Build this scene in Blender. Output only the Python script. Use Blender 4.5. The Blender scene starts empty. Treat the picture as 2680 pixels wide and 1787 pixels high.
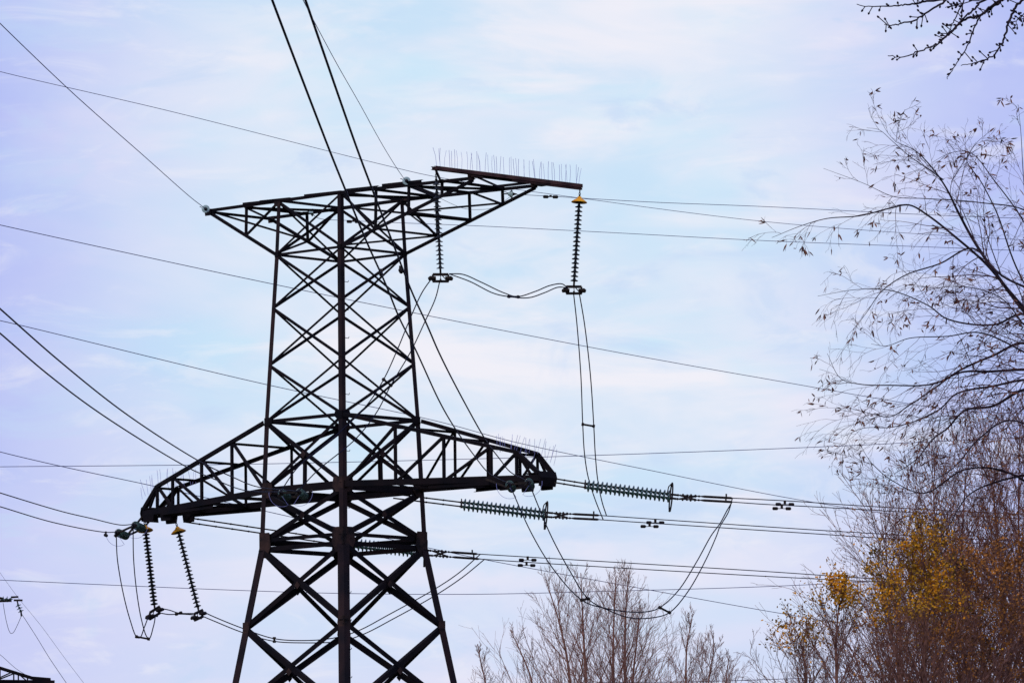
import bpy, math, random
from mathutils import Vector, Matrix, Quaternion
R = math.radians
S = bpy.context.scene
COL = S.collection
V = Vector
# ------------------------------------------------------------------ camera
F_PX, CXP, CYP = 17929.0, 1340.0, 893.5
TH, RO = R(6.0124), R(-0.6312)
CAMP = V((0, 0, 1.6))
_F = V((0, math.cos(TH), math.sin(TH))); _U = V((0, -math.sin(TH), math.cos(TH))); _R = V((1, 0, 0))
_RR = _R * math.cos(RO) + _U * math.sin(RO); _UR = -_R * math.sin(RO) + _U * math.cos(RO)
cam = bpy.data.objects.new('camera', bpy.data.cameras.new('camera'))
COL.objects.link(cam); S.camera = cam
m = Matrix.Identity(4)
for i in range(3):
    m[i][0] = _RR[i]; m[i][1] = _UR[i]; m[i][2] = -_F[i]; m[i][3] = CAMP[i]
cam.matrix_world = m
cam.data.sensor_width = 36; cam.data.sensor_fit = 'HORIZONTAL'
cam.data.lens = 36 * F_PX / 2680
cam.data.clip_start = 0.5; cam.data.clip_end = 8000

def ray(px, py):
    return _F + _RR * ((px - CXP) / F_PX) - _UR * ((py - CYP) / F_PX)
def at(px, py, Y):                      # the point of the world seen at px, py at distance Y
    d = ray(px, py); return CAMP + d * (Y / d.y)
def onp(px, py, p0, d):                 # ... in the vertical plane through p0 along d
    r = ray(px, py); nx, ny = d[1], -d[0]
    k = (nx * (p0[0] - CAMP.x) + ny * (p0[1] - CAMP.y)) / (nx * r.x + ny * r.y)
    return CAMP + r * k
# ------------------------------------------------------------------ sky, sun, exposure
S.view_settings.view_transform = 'Standard'; S.view_settings.look = 'None'
S.view_settings.exposure = 0.0; S.view_settings.gamma = 1.0
SUN_EL, SUN_AZ = R(33), R(214)          # azimuth from +Y towards +X: behind the viewer, to the left
W = bpy.data.worlds.new('World'); S.world = W; W.use_nodes = True
nt = W.node_tree; nt.nodes.clear(); N = nt.nodes.new; LK = nt.links.new
out = N('ShaderNodeOutputWorld'); bg = N('ShaderNodeBackground'); bg.inputs[1].default_value = 0.1
sky = N('ShaderNodeTexSky'); sky.sky_type = 'NISHITA'; sky.sun_disc = False
sky.sun_elevation = SUN_EL; sky.sun_rotation = SUN_AZ
tc = N('ShaderNodeTexCoord')
def mathn(op, a, b=None, cl=False):
    n = N('ShaderNodeMath'); n.operation = op; n.use_clamp = cl
    for i, v in enumerate((a, b)):
        if v is None: continue
        if isinstance(v, (int, float)): n.inputs[i].default_value = v
        else: LK(v, n.inputs[i])
    return n.outputs[0]
def mixc(f, a, b):
    n = N('ShaderNodeMix'); n.data_type = 'RGBA'
    if isinstance(f, (int, float)): n.inputs[0].default_value = f
    else: LK(f, n.inputs[0])
    for i, v in ((6, a), (7, b)):
        if isinstance(v, tuple): n.inputs[i].default_value = (*v, 1)
        else: LK(v, n.inputs[i])
    return n.outputs[2]
def cloudnoise(sx, sz, off, det, rough=0.55, dist=0.0):
    mp = N('ShaderNodeMapping'); mp.inputs['Scale'].default_value = (sx, sx * 0.3, sz)
    mp.inputs['Location'].default_value = off; mp.inputs['Rotation'].default_value = (0, R(-8), 0)
    LK(tc.outputs['Generated'], mp.inputs[0])
    n = N('ShaderNodeTexNoise'); n.inputs['Scale'].default_value = 1.0
    n.inputs['Detail'].default_value = det; n.inputs['Roughness'].default_value = rough
    n.inputs['Distortion'].default_value = dist
    LK(mp.outputs[0], n.inputs['Vector']); return n.outputs['Fac']
def ramp(v, lo, hi):
    n = N('ShaderNodeMapRange'); n.clamp = True; n.interpolation_type = 'SMOOTHSTEP'
    n.inputs[1].default_value = lo; n.inputs[2].default_value = hi; LK(v, n.inputs[0]); return n.outputs[0]
sep = N('ShaderNodeSeparateXYZ'); LK(tc.outputs['Generated'], sep.inputs[0])
# thin high cloud: pale blue base, white drifts, cyan gaps; lilac grey towards both sides paints in the lens vignette
def K(c): return tuple(10 * x for x in c)
c0 = mixc(ramp(cloudnoise(22, 60, (3.1, 0, 1.7), 4, 0.5, 0.6), 0.30, 0.66), K((0.61, 0.785, 0.965)), K((0.79, 0.84, 0.97)))
c1 = mixc(mathn('MULTIPLY', ramp(cloudnoise(16, 75, (7.3, 0, 4.2), 5, 0.55, 0.8), 0.47, 0.68), 0.9), c0, K((0.93, 0.90, 0.97)))
c2 = mixc(mathn('MULTIPLY', ramp(cloudnoise(20, 60, (1.3, 0, 9.2), 4, 0.55, 0.4), 0.49, 0.68), 0.8), c1, K((0.59, 0.82, 0.98)))
xd = mathn('ADD', sep.outputs[0], 0.003)
side = ramp(mathn('ABSOLUTE', xd), 0.030, 0.088)
sidef = mathn('MULTIPLY', side, mathn('ADD', 0.62, mathn('MULTIPLY', cloudnoise(40, 75, (5, 0, 2.2), 4), 0.7)), True)
c3 = mixc(sidef, c2, K((0.44, 0.49, 0.94)))
low = mathn('MULTIPLY', ramp(mathn('MULTIPLY', sep.outputs[2], -1.0), -0.10, -0.055), 0.55)
c4a = mixc(low, c3, K((0.68, 0.69, 0.965)))
c4b = mixc(mathn('MULTIPLY', ramp(cloudnoise(48, 150, (2.3, 0, 6.1), 6, 0.6, 1.0), 0.50, 0.70), 0.38), c4a, K((0.92, 0.90, 0.97)))
c4 = mixc(mathn('MULTIPLY', ramp(cloudnoise(38, 95, (8.8, 0, 3.3), 5, 0.6, 0.8), 0.54, 0.70), 0.5), c4b, K((0.56, 0.70, 0.95)))
c5 = mixc(0.92, sky.outputs[0], c4)
gf = ramp(mathn('MULTIPLY', sep.outputs[2], -1.0), -0.02, 0.03)
LK(c5, bg.inputs[0]); LK(bg.outputs[0], out.inputs[0])
sun = bpy.data.objects.new('sun', bpy.data.lights.new('sun', 'SUN')); COL.objects.link(sun)
sun.data.energy = 1.2; sun.data.angle = R(12); sun.data.color = (1, 0.95, 0.88)
sd = V((math.sin(SUN_AZ) * math.cos(SUN_EL), math.cos(SUN_AZ) * math.cos(SUN_EL), math.sin(SUN_EL)))
sun.rotation_euler = sd.to_track_quat('Z', 'Y').to_euler()
# ------------------------------------------------------------------ materials
def mat(name, c1, c2=None, scale=6.0, rough=0.7, metal=0.0, bump=0.0, spec=0.3, trans=0.0, c3=None):
    M = bpy.data.materials.new(name); M.use_nodes = True
    t = M.node_tree; b = t.nodes['Principled BSDF']
    b.inputs['Roughness'].default_value = rough; b.inputs['Metallic'].default_value = metal
    b.inputs['Specular IOR Level'].default_value = spec
    b.inputs['Transmission Weight'].default_value = trans
    c2 = c2 or tuple(x * 0.7 for x in c1)
    tx = t.nodes.new('ShaderNodeTexCoord'); n = t.nodes.new('ShaderNodeTexNoise')
    n.inputs['Scale'].default_value = scale; n.inputs['Detail'].default_value = 6
    t.links.new(tx.outputs['Object'], n.inputs['Vector'])
    r = t.nodes.new('ShaderNodeValToRGB'); r.color_ramp.elements[0].position = 0.36; r.color_ramp.elements[1].position = 0.64
    r.color_ramp.elements[0].color = (*c1, 1); r.color_ramp.elements[1].color = (*c2, 1)
    if c3:
        e = r.color_ramp.elements.new(0.5); e.color = (*c3, 1)
    t.links.new(n.outputs['Fac'], r.inputs[0]); t.links.new(r.outputs[0], b.inputs['Base Color'])
    if bump:
        bp = t.nodes.new('ShaderNodeBump'); bp.inputs['Strength'].default_value = bump; bp.inputs['Distance'].default_value = 0.02
        t.links.new(n.outputs['Fac'], bp.inputs['Height']); t.links.new(bp.outputs[0], b.inputs['Normal'])
    return M
M_STEEL = mat('dark_steel', (0.003, 0.003, 0.005), (0.010, 0.006, 0.007), 1.4, 0.8, bump=0.3, spec=0.1)
M_LEG = mat('rusty_leg_steel', (0.006, 0.005, 0.008), (0.027, 0.013, 0.013), 1.1, 0.8, bump=0.4, spec=0.15)
M_PLATE = mat('gusset_steel', (0.008, 0.006, 0.007), (0.045, 0.023, 0.018), 3.0, 0.8, bump=0.5, spec=0.15)
M_BEAM = mat('rust_brown_beam', (0.036, 0.015, 0.014), (0.095, 0.042, 0.032), 2.6, 0.8, bump=0.4, spec=0.2)
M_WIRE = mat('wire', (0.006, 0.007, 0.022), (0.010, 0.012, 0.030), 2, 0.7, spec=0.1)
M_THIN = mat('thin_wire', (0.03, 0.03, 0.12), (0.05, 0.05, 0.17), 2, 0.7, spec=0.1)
M_SPIKE = mat('spike_wire', (0.24, 0.25, 0.52), (0.30, 0.30, 0.60), 4, 0.5)
M_GLASS = mat('green_glass', (0.020, 0.050, 0.043), (0.042, 0.090, 0.072), 9, 0.22, spec=0.6)
M_DGLASS = mat('dark_glass', (0.010, 0.013, 0.018), (0.018, 0.024, 0.030), 9, 0.5, spec=0.2)
M_FIT = mat('fitting_iron', (0.008, 0.007, 0.008), (0.030, 0.020, 0.014), 8, 0.7, spec=0.15)
M_CAP = mat('orange_plastic', (0.95, 0.46, 0.010), (0.80, 0.30, 0.008), 5, 0.5)
M_CERAM = mat('pale_ceramic', (0.42, 0.55, 0.52), (0.28, 0.40, 0.40), 7, 0.3, spec=0.5)
M_BARK = mat('dark_bark', (0.018, 0.014, 0.024), (0.045, 0.030, 0.035), 30, 0.9, bump=0.2, spec=0.05)
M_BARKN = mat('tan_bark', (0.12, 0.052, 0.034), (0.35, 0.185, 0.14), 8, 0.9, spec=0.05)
M_BARKT = mat('thicket_bark', (0.07, 0.028, 0.022), (0.24, 0.105, 0.075), 6, 0.9, spec=0.05)
M_BARKM = mat('brown_bark', (0.08, 0.036, 0.028), (0.26, 0.13, 0.095), 10, 0.9, spec=0.05)
M_TWIG = mat('fine_twig_bark', (0.055, 0.032, 0.045), (0.15, 0.080, 0.080), 20, 0.9, spec=0.05)
M_LEAFD = mat('dry_leaf', (0.070, 0.032, 0.030), (0.26, 0.11, 0.065), 14, 0.8, spec=0.1)
M_LEAFO = mat('orange_leaf', (0.12, 0.075, 0.014), (0.70, 0.27, 0.012), 2.6, 0.7, spec=0.1, c3=(0.50, 0.25, 0.016))
M_LEAFB = mat('brown_leaf', (0.10, 0.05, 0.025), (0.50, 0.19, 0.03), 3.0, 0.8, spec=0.1)
M_GROUND = mat('dry_grass_ground', (0.045, 0.050, 0.020), (0.10, 0.085, 0.045), 0.2, 0.95, spec=0.05)
# ------------------------------------------------------------------ mesh helpers
class MB:
    def __init__(s): s.v = []; s.f = []
    def poly_extrude(s, pts, a, b, u, w):
        n = len(pts); o = len(s.v)
        for e in (a, b):
            for (x, y) in pts: s.v.append(e + u * x + w * y)
        for i in range(n):
            j = (i + 1) % n; s.f.append((o + i, o + j, o + n + j, o + n + i))
        s.f.append(tuple(o + i for i in range(n))[::-1]); s.f.append(tuple(o + n + i for i in range(n)))
        return s
    def angle(s, a, b, w, nrm, off=0.0, flip=1):      # rolled angle section, one flange in the plane whose normal is nrm
        d = (b - a).normalized(); n = (nrm - d * nrm.dot(d)).normalized(); u = n.cross(d).normalized() * flip
        t = max(0.009, w * 0.12); h = w / 2
        pts = [(-h, 0), (h, 0), (h, t), (-h + t, t), (-h + t, w), (-h, w)]
        o = n * off
        return s.poly_extrude(pts, a + o, b + o, u, n)
    def legang(s, a, b, w, fa, fb):                   # leg: heel on the outer corner, flanges along two faces
        d = (b - a).normalized(); u = (fa - d * fa.dot(d)).normalized(); v = (fb - d * fb.dot(d)).normalized()
        t = w * 0.11
        return s.poly_extrude([(0, 0), (w, 0), (w, t), (t, t), (t, w), (0, w)], a, b, u, v)
    def box(s, a, b, w, h, up=V((0, 0, 1))):          # bar from a to b, w across, h along up
        d = (b - a).normalized(); n = (up - d * up.dot(d)).normalized(); u = d.cross(n)
        return s.poly_extrude([(-w/2, -h/2), (w/2, -h/2), (w/2, h/2), (-w/2, h/2)], a, b, u, n)
    def channel(s, a, b, h, w, side):                 # channel section: web h tall, flanges w wide towards side
        d = (b - a).normalized(); n = V((0, 0, 1)); n = (n - d * n.dot(d)).normalized(); u = (side - d * side.dot(d)).normalized()
        t = 0.014
        return s.poly_extrude([(0, -h/2), (w, -h/2), (w, -h/2 + t), (t, -h/2 + t), (t, h/2 - t), (w, h/2 - t), (w, h/2), (0, h/2)], a, b, u, n)
    def tube(s, pts, r, k=6, cap=True):
        n = len(pts); o = len(s.v)
        rr = r if isinstance(r, (list, tuple)) else [r] * n
        d0 = (pts[1] - pts[0]).normalized()
        u = d0.cross(V((0, 0, 1)))
        if u.length < 1e-3: u = d0.cross(V((1, 0, 0)))
        u.normalize()
        for i in range(n):
            d = (pts[min(i + 1, n - 1)] - pts[max(i - 1, 0)])
            if d.length < 1e-9: d = d0
            d = d.normalized()
            u = (u - d * u.dot(d))
            u = u.normalized() if u.length > 1e-6 else d.orthogonal().normalized()
            w = d.cross(u)
            for q in range(k):
                a = 2 * math.pi * q / k
                s.v.append(pts[i] + (u * math.cos(a) + w * math.sin(a)) * rr[i])
        for i in range(n - 1):
            for q in range(k):
                p = (q + 1) % k
                s.f.append((o + i*k + q, o + i*k + p, o + (i+1)*k + p, o + (i+1)*k + q))
        if cap:
            s.f.append(tuple(o + q for q in range(k))[::-1]); s.f.append(tuple(o + (n-1)*k + q for q in range(k)))
        return s
    def lathe(s, prof, c, ax, k=20):                  # prof: (radius, distance along ax)
        ax = ax.normalized(); u = ax.orthogonal().normalized(); w = ax.cross(u); o = len(s.v); n = len(prof)
        for (r, z) in prof:
            for q in range(k):
                a = 2 * math.pi * q / k
                s.v.append(c + ax * z + (u * math.cos(a) + w * math.sin(a)) * r)
        for i in range(n - 1):
            for q in range(k):
                p = (q + 1) % k
                s.f.append((o + i*k + q, o + i*k + p, o + (i+1)*k + p, o + (i+1)*k + q))
        s.f.append(tuple(o + q for q in range(k))[::-1]); s.f.append(tuple(o + (n-1)*k + q for q in range(k)))
        return s
    def plate(s, pts, n, t):                          # flat polygon with thickness
        o = len(s.v); k = len(pts)
        for e in (0, 1):
            for p in pts: s.v.append(p + n * (t * (e - 0.5)))
        for i in range(k):
            j = (i + 1) % k; s.f.append((o + i, o + j, o + k + j, o + k + i))
        s.f.append(tuple(o + i for i in range(k))[::-1]); s.f.append(tuple(o + k + i for i in range(k)))
        return s
    def ring(s, c, n, R_, r, k=28, a0=0, a1=2*math.pi, q=5):
        n = n.normalized(); u = n.orthogonal().normalized(); w = n.cross(u)
        full = abs(a1 - a0 - 2*math.pi) < 1e-6
        return s.tube([c + (u*math.cos(a0+(a1-a0)*i/k) + w*math.sin(a0+(a1-a0)*i/k))*R_ for i in range(k+1)], r, q)
def tag(o, label=None, cat=None, group=None, kind=None):
    if label: o['label'] = label
    if cat: o['category'] = cat
    if group: o['group'] = group
    if kind: o['kind'] = kind
    return o
def mk(name, mb, M, parent=None, origin=None, smooth=False):
    """one mesh object; under a parent its vertices are stored relative to the thing's base"""
    base = V(parent['_o']) if parent is not None else (origin if origin is not None else (mb.v[0].copy() if mb.v else V((0,0,0))))
    me = bpy.data.meshes.new(name); me.from_pydata([tuple(v - base) for v in mb.v], [], mb.f); me.materials.append(M)
    if smooth:
        for p in me.polygons: p.use_smooth = True
    me.update()
    o = bpy.data.objects.new(name, me); COL.objects.link(o)
    if parent is not None:
        o.parent = parent; o['_o'] = parent['_o']
    else:
        o.location = base; o['_o'] = tuple(base)
    return o
def thing(name, label, cat, loc, group=None):
    o = bpy.data.objects.new(name, None); COL.objects.link(o); o.location = loc; o['_o'] = tuple(loc)
    o.empty_display_size = 0.3
    return tag(o, label, cat, group)
def spline(P, n=10):
    if len(P) == 2: return [P[0].lerp(P[1], i / n) for i in range(n + 1)]
    Q = [P[0] * 2 - P[1]] + list(P) + [P[-1] * 2 - P[-2]]; o = []
    for i in range(1, len(Q) - 2):
        a, b, c, d = Q[i-1], Q[i], Q[i+1], Q[i+2]
        t0 = 0; t1 = (b-a).length**.5; t2 = t1 + max(1e-4, (c-b).length**.5); t3 = t2 + (d-c).length**.5
        for j in range(n):
            t = t1 + (t2 - t1) * j / n
            A1 = a*((t1-t)/(t1-t0)) + b*((t-t0)/(t1-t0)); A2 = b*((t2-t)/(t2-t1)) + c*((t-t1)/(t2-t1)); A3 = c*((t3-t)/(t3-t2)) + d*((t-t2)/(t3-t2))
            B1 = A1*((t2-t)/(t2-t0)) + A2*((t-t0)/(t2-t0)); B2 = A2*((t3-t)/(t3-t1)) + A3*((t-t1)/(t3-t1))
            o.append(B1*((t2-t)/(t2-t1)) + B2*((t-t1)/(t2-t1)))
    o.append(P[-1].copy()); return o
# ------------------------------------------------------------------ ground
gm = MB(); gm.v = [V((-3000, -500, 0)), V((3000, -500, 0)), V((3000, 5000, 0)), V((-3000, 5000, 0))]; gm.f = [(0, 1, 2, 3)]
tag(mk('ground', gm, M_GROUND, origin=V((0, 0, 0))), kind='structure')
# ------------------------------------------------------------------ the pylon
PHI = R(1.525); CT = V((-5.62, 224.79, 0))
AX = V((math.cos(PHI - math.pi/4), math.sin(PHI - math.pi/4), 0)); BX = V((math.cos(PHI + math.pi/4), math.sin(PHI + math.pi/4), 0)); ZX = V((0, 0, 1))
def T(s, t, z): return CT + AX * s + BX * t + ZX * z
Q2 = math.sqrt(0.5)
ZR = [(30.016, 2.088), (28.23, 2.176), (22.684, 2.558), (20.42, 2.640), (18.604, 2.750)]
def rad(z):
    if z >= ZR[-1][0]:
        for (za, ra), (zb, rb) in zip(ZR, ZR[1:]):
            if z >= zb: return ra + (rb - ra) * (za - z) / (za - zb)
    return 2.75 + (18.604 - z) * 0.2075
CORN = {'L': (-1, -1), 'N': (1, -1), 'R': (1, 1), 'F': (-1, 1)}
def C(k, z):
    h = rad(z) * Q2; a, b = CORN[k]; return T(a * h, b * h, z)
pyl = thing('steel_pylon', 'tall dark lattice steel pylon with two crossarms and a tapering base, dominating the left half', 'pylon', T(0, 0, 0))
def part(name, mb, M=M_STEEL, parent=None, smooth=False): return mk(name, mb, M, parent if parent is not None else pyl, smooth=smooth)
for k, (a, b) in CORN.items():
    mb = MB()
    for z0, z1, w in ((30.05, 28.23, 0.15), (28.23, 22.684, 0.165), (22.684, 18.604, 0.19), (18.604, 0.1, 0.27)):
        mb.legang(C(k, z0), C(k, z1), w, AX * -a, BX * -b)
    part('leg', mb, M_LEG)
    fb = MB(); p = C(k, 0); fb.plate([p + V((-.6, -.6, .05)), p + V((.6, -.6, .05)), p + V((.6, .6, .05)), p + V((-.6, .6, .05))], ZX, 0.4)
    part('footing', fb, mat('footing_concrete', (0.3, 0.29, 0.27), (0.22, 0.21, 0.2), 4) if k == 'L' else bpy.data.materials['footing_concrete'])
FACES = [('L', 'N', BX), ('N', 'R', -AX), ('F', 'R', -BX), ('L', 'F', AX)]      # (corner, corner, inward normal)
def xpanel(z0, z1, w, both=True):
    for a, b, n in FACES:
        m1 = MB().angle(C(a, z0), C(b, z1), w, n, 0.012); part('diagonal_brace', m1)
        m2 = MB().angle(C(b, z0), C(a, z1), w, n, 0.012 + w * 0.12 + 0.004, -1); part('diagonal_brace', m2)
xpanel(30.0, 28.23, 0.075)
for z0, z1 in ((28.23, 26.46), (26.46, 24.57), (24.57, 22.684)): xpanel(z0, z1, 0.078)
xpanel(22.684, 20.42, 0.11)
xpanel(20.30, 18.70, 0.15)
zl = [18.50, 15.888, 12.9, 9.3, 5.0, 0.3]
for z0, z1 in zip(zl, zl[1:]): xpanel(z0, z1, 0.165)
def ringh(z, w, off=0.03):
    for a, b, n in FACES: part('horizontal_brace', MB().angle(C(a, z), C(b, z), w, n, off))
ringh(30.03, 0.09); ringh(28.23, 0.085); ringh(22.70, 0.115); ringh(18.78, 0.12); ringh(18.48, 0.15)
ringh(12.9, 0.12)
# hangers from the crossings of the panel over the lower crossarm
for a, b, n in FACES:
    zc = 21.58; p = (C(a, zc) + C(b, zc)) / 2; q = (C(a, 20.45) + C(b, 20.45)) / 2
    part('hanger_brace', MB().angle(p, q, 0.10, n, 0.05))
# diaphragm at the waist
part('waist_diaphragm', MB().angle(C('L', 18.6), C('R', 18.6), 0.10, ZX, 0).angle(C('N', 18.6), C('F', 18.6), 0.10, ZX, 0.05))
# gusset plates
def gusset(z, w, h, dz=0.0, M=M_PLATE, skew=0.25):
    for k, (a, b) in CORN.items():
        m_ = MB()
        for (dr, nn) in ((AX * -a, BX * b), (BX * -b, AX * a)):
            p = C(k, z) + nn * 0.012
            m_.plate([p + ZX * h/2, p + dr * w + ZX * h/2, p + dr * w * 1.15 - ZX * h * skew * .4, p + dr * w * .75 - ZX * h/2, p - ZX * h/2 * 1.05], nn, 0.02)
        part('gusset_plate', m_, M)
gusset(18.62, 0.46, 0.80); gusset(22.69, 0.32, 0.26, M=M_STEEL); gusset(20.42, 0.42, 0.50); gusset(28.23, 0.16, 0.16, M=M_STEEL); gusset(15.888, 0.26, 0.40)
for a, b, n in FACES:                                     # small plates where the diagonals cross
    for z in (17.2, 14.35, 19.5, 21.5):
        p = (C(a, z) + C(b, z)) / 2; d = (C(b, z) - C(a, z)).normalized(); q = 0.13
        part('crossing_plate', MB().plate([p + d * q, p + ZX * q, p - d * q, p - ZX * q], n, 0.012), M_PLATE)
# climbing bolts on the near leg
z = 12.2; i = 0
while z < 27.6:
    p = C('N', z) + AX * 0.0; d = BX * 1.0 - AX * 0.05
    part('step_bolt', MB().tube([p + BX * 0.16, p + BX * 0.30 - ZX * .01, p + BX * 0.325 + ZX * .012, p + BX * .335 + ZX * 0.05], 0.011, 5), M_STEEL); z += 0.93; i += 1
# ---- lower crossarm
ST = [1.85, 3.8, 5.63, 7.4, 8.35, 8.95]
TZ = [22.684, 22.200, 21.746, 21.307, 21.07, 20.55]
ZB0, ZB1 = 20.42, 20.20
lower = mk('lower_crossarm', MB().channel(T(-1.9, -1.85, ZB0 - .02), T(1.9, -1.85, ZB0 - .02), .26, .09, BX).channel(T(-1.9, 1.85, ZB0 - .02), T(1.9, 1.85, ZB0 - .02), .26, .09, -BX)
           .channel(T(-1.85, -1.8, ZB0 - .06), T(-1.85, 1.8, ZB0 - .06), .24, .09, AX).channel(T(1.85, -1.8, ZB0 - .06), T(1.85, 1.8, ZB0 - .06), .24, .09, -AX), M_STEEL, pyl)
def wid(i): 
    f = (ST[i] - ST[0]) / (ST[-1] - ST[0]); return 1.83 + (0.42 - 1.83) * f
def zb(i): return ZB0 + (ZB1 - ZB0) * (ST[i] - ST[0]) / (ST[-1] - ST[0])
for sg in (-1, 1):
    for tg in (-1, 1):
        top = [T(sg * ST[i], tg * wid(i), TZ[i]) for i in range(6)]; bot = [T(sg * ST[i], tg * wid(i), zb(i)) for i in range(6)]
        n = BX * -tg
        part('top_chord', MB().angle(top[0], top[4], 0.12, n).angle(top[4], T(sg * 9.18, tg * .40, 20.34), 0.13, n), M_STEEL, lower)
        part('bottom_chord', MB().channel(bot[0], T(sg * 9.22, tg * .38, ZB1), 0.20, 0.10, n), M_STEEL, lower)
        for i in range(1, 5):
            part('vertical_brace', MB().angle(top[i], bot[i], 0.085 if tg < 0 else .07, n, 0.013), M_STEEL, lower)
        for i in range(0, 5):
            if i < 4: part('diagonal_brace', MB().angle(top[i + 1], bot[i], 0.085 if tg < 0 else .062, n, 0.03), M_STEEL, lower)
        part('diagonal_brace', MB().angle(top[4], bot[5], 0.07, n, 0.03), M_STEEL, lower)
    for i in range(1, 6):
        if i < 5: part('cross_strut', MB().angle(T(sg * ST[i], -wid(i), TZ[i]), T(sg * ST[i], wid(i), TZ[i]), 0.075, ZX * -1, 0.02), M_STEEL, lower)
        part('cross_strut', MB().angle(T(sg * ST[i], -wid(i), zb(i) - .05), T(sg * ST[i], wid(i), zb(i) - .05), 0.10, ZX, 0.0), M_STEEL, lower)
        a = 1 if i % 2 else -1
        part('floor_brace', MB().angle(T(sg * ST[i-1], a * wid(i-1), zb(i-1) - .05), T(sg * ST[i], -a * wid(i), zb(i) - .05), 0.06, ZX, -0.02), M_STEEL, lower)
        part('floor_brace', MB().angle(T(sg * ST[i-1], -a * wid(i-1), zb(i-1) - .06), T(sg * ST[i], a * wid(i), zb(i) - .06), 0.06, ZX, -0.03), M_STEEL, lower)
    e = 9.2
    part('end_plate', MB().plate([T(sg*8.6, -.47, 20.36), T(sg*8.6, .47, 20.36), T(sg*e, .40, 20.36), T(sg*e, -.40, 20.36)], ZX, 0.03)
         .plate([T(sg*e, -.42, 20.42), T(sg*e, .42, 20.42), T(sg*(e+.08), .40, 20.22), T(sg*(e+.02), .38, 19.94), T(sg*(e+.02), -.38, 19.94), T(sg*(e+.08), -.40, 20.22)], AX, 0.04), M_STEEL, lower)
    # doubled plates under the outer chord where the strings are shackled
    for tg in (-1, 1):
        for s0 in (7.6, 8.45):
            part('shackle_plate', MB().plate([T(sg*s0, tg*.52, 20.14), T(sg*(s0+.55), tg*.52, 20.14), T(sg*(s0+.50), tg*.52, 19.88), T(sg*(s0+.05), tg*.52, 19.88)], BX, 0.08), M_STEEL, lower)
        part('chord_stiffener', MB().channel(T(sg * 5.0, tg * 1.12, 20.15), T(sg * 8.0, tg * .68, 20.12), 0.12, 0.10, BX * -tg), M_STEEL, lower)
# ---- upper crossarm
US = [-4.78, -3.0, -1.48, 1.48, 3.05, 4.55, 6.05, 7.62]
HW = 1.478; ZU = 30.02
upper = mk('upper_crossarm', MB().angle(T(-4.78, -HW, ZU - .02), T(1.5, -HW, ZU), .11, BX, 0.0).angle(T(1.5, -HW, ZU), T(7.5, -HW, ZU - .11), .11, BX, 0.0).angle(T(-4.78, HW, ZU - .02), T(1.5, HW, ZU), .11, -BX, 0.0).angle(T(1.5, HW, ZU), T(7.5, HW, ZU - .10), .11, -BX, 0.0), M_STEEL, pyl)
def ubz(s):
    if s < 0: f = (abs(s) - 1.5) / (4.78 - 1.5)
    else: f = (s - 1.5) / (7.62 - 1.5)
    return 28.23 + (ZU - (.06 if s < 0 else .16) - 28.23) * f
def ubw(s): 
    f = (abs(s) - 1.5) / ((4.78 if s < 0 else 7.62) - 1.5); return 1.54 + (HW - 1.54) * f
for tg in (-1, 1):
    n = BX * -tg
    part('bottom_chord', MB().angle(T(1.5, tg*1.54, 28.23), T(7.5, tg*HW, ZU - .17), .12, n, .014), M_STEEL, upper)
    part('bottom_chord', MB().angle(T(-1.5, tg*1.54, 28.23), T(-4.78, tg*HW, ZU - .05), .12, n, .014), M_STEEL, upper)
    for s in (-3.0, 3.05, 4.55, 6.05):
        part('vertical_brace', MB().angle(T(s, tg*HW, ZU), T(s, tg*ubw(s), ubz(s)), .075, n, .03), M_STEEL, upper)
    for (sa, sb) in ((1.48, 3.05), (4.55, 6.05)):
        part('diagonal_brace', MB().angle(T(sa, tg*HW, ZU - .02), T(sb, tg*ubw(sb), ubz(sb)), .065, n, .045), M_STEEL, upper)
    part('diagonal_brace', MB().angle(T(-1.48, tg*HW, ZU - .02), T(-3.0, tg*ubw(-3.0), ubz(-3.0)), .065, n, .045), M_STEEL, upper)
    part('diagonal_brace', MB().angle(T(4.55, tg*ubw(4.55), ubz(4.55)), T(1.5, tg*1.5, 29.55), .07, n, .05), M_STEEL, upper)
for s in US:
    if abs(s) > 1.5: part('cross_strut', MB().angle(T(s, -HW, ZU), T(s, HW, ZU), .08, -ZX, .012), M_STEEL, upper)
a = 1
for i in range(len(US) - 1):
    part('top_plane_brace', MB().angle(T(US[i], a*HW, ZU - .03), T(US[i+1], -a*HW, ZU - .03), .075, -ZX, .02), M_STEEL, upper); a = -a
for i in (0, 1, 3, 4, 5):
    s0, s1 = US[i], US[i+1]
    part('bottom_plane_brace', MB().angle(T(s0, a*ubw(s0), ubz(s0)), T(s1, -a*ubw(s1), ubz(s1)), .06, ZX, .02), M_STEEL, upper); a = -a
for s in (3.05, 4.55): part('cross_strut', MB().angle(T(s, -ubw(s), ubz(s)), T(s, ubw(s), ubz(s)), .065, ZX, .01), M_STEEL, upper)
for (s0, s1, t) in ((-3.1, -1.6, -HW), (-.2, 1.5, -HW), (1.7, 3.2, -HW), (3.4, 5.2, -HW), (5.0, 7.4, HW), (-2.3, -.9, -HW)):
    part('chord_splice', MB().angle(T(s0, t, ZU + .05), T(s1, t, ZU + .02), .09, BX, -.02), M_STEEL, upper)
for s, t in ((-4.78, -HW), (-4.78, HW), (7.42, -HW), (7.42, HW), (1.48, HW), (-1.48, -HW)):
    part('node_plate', MB().plate([T(s-.16, t, ZU+.04), T(s+.16, t, ZU+.04), T(s+.12, t, ZU-.18), T(s-.12, t, ZU-.18)], BX, .03), M_PLATE, upper)
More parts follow.
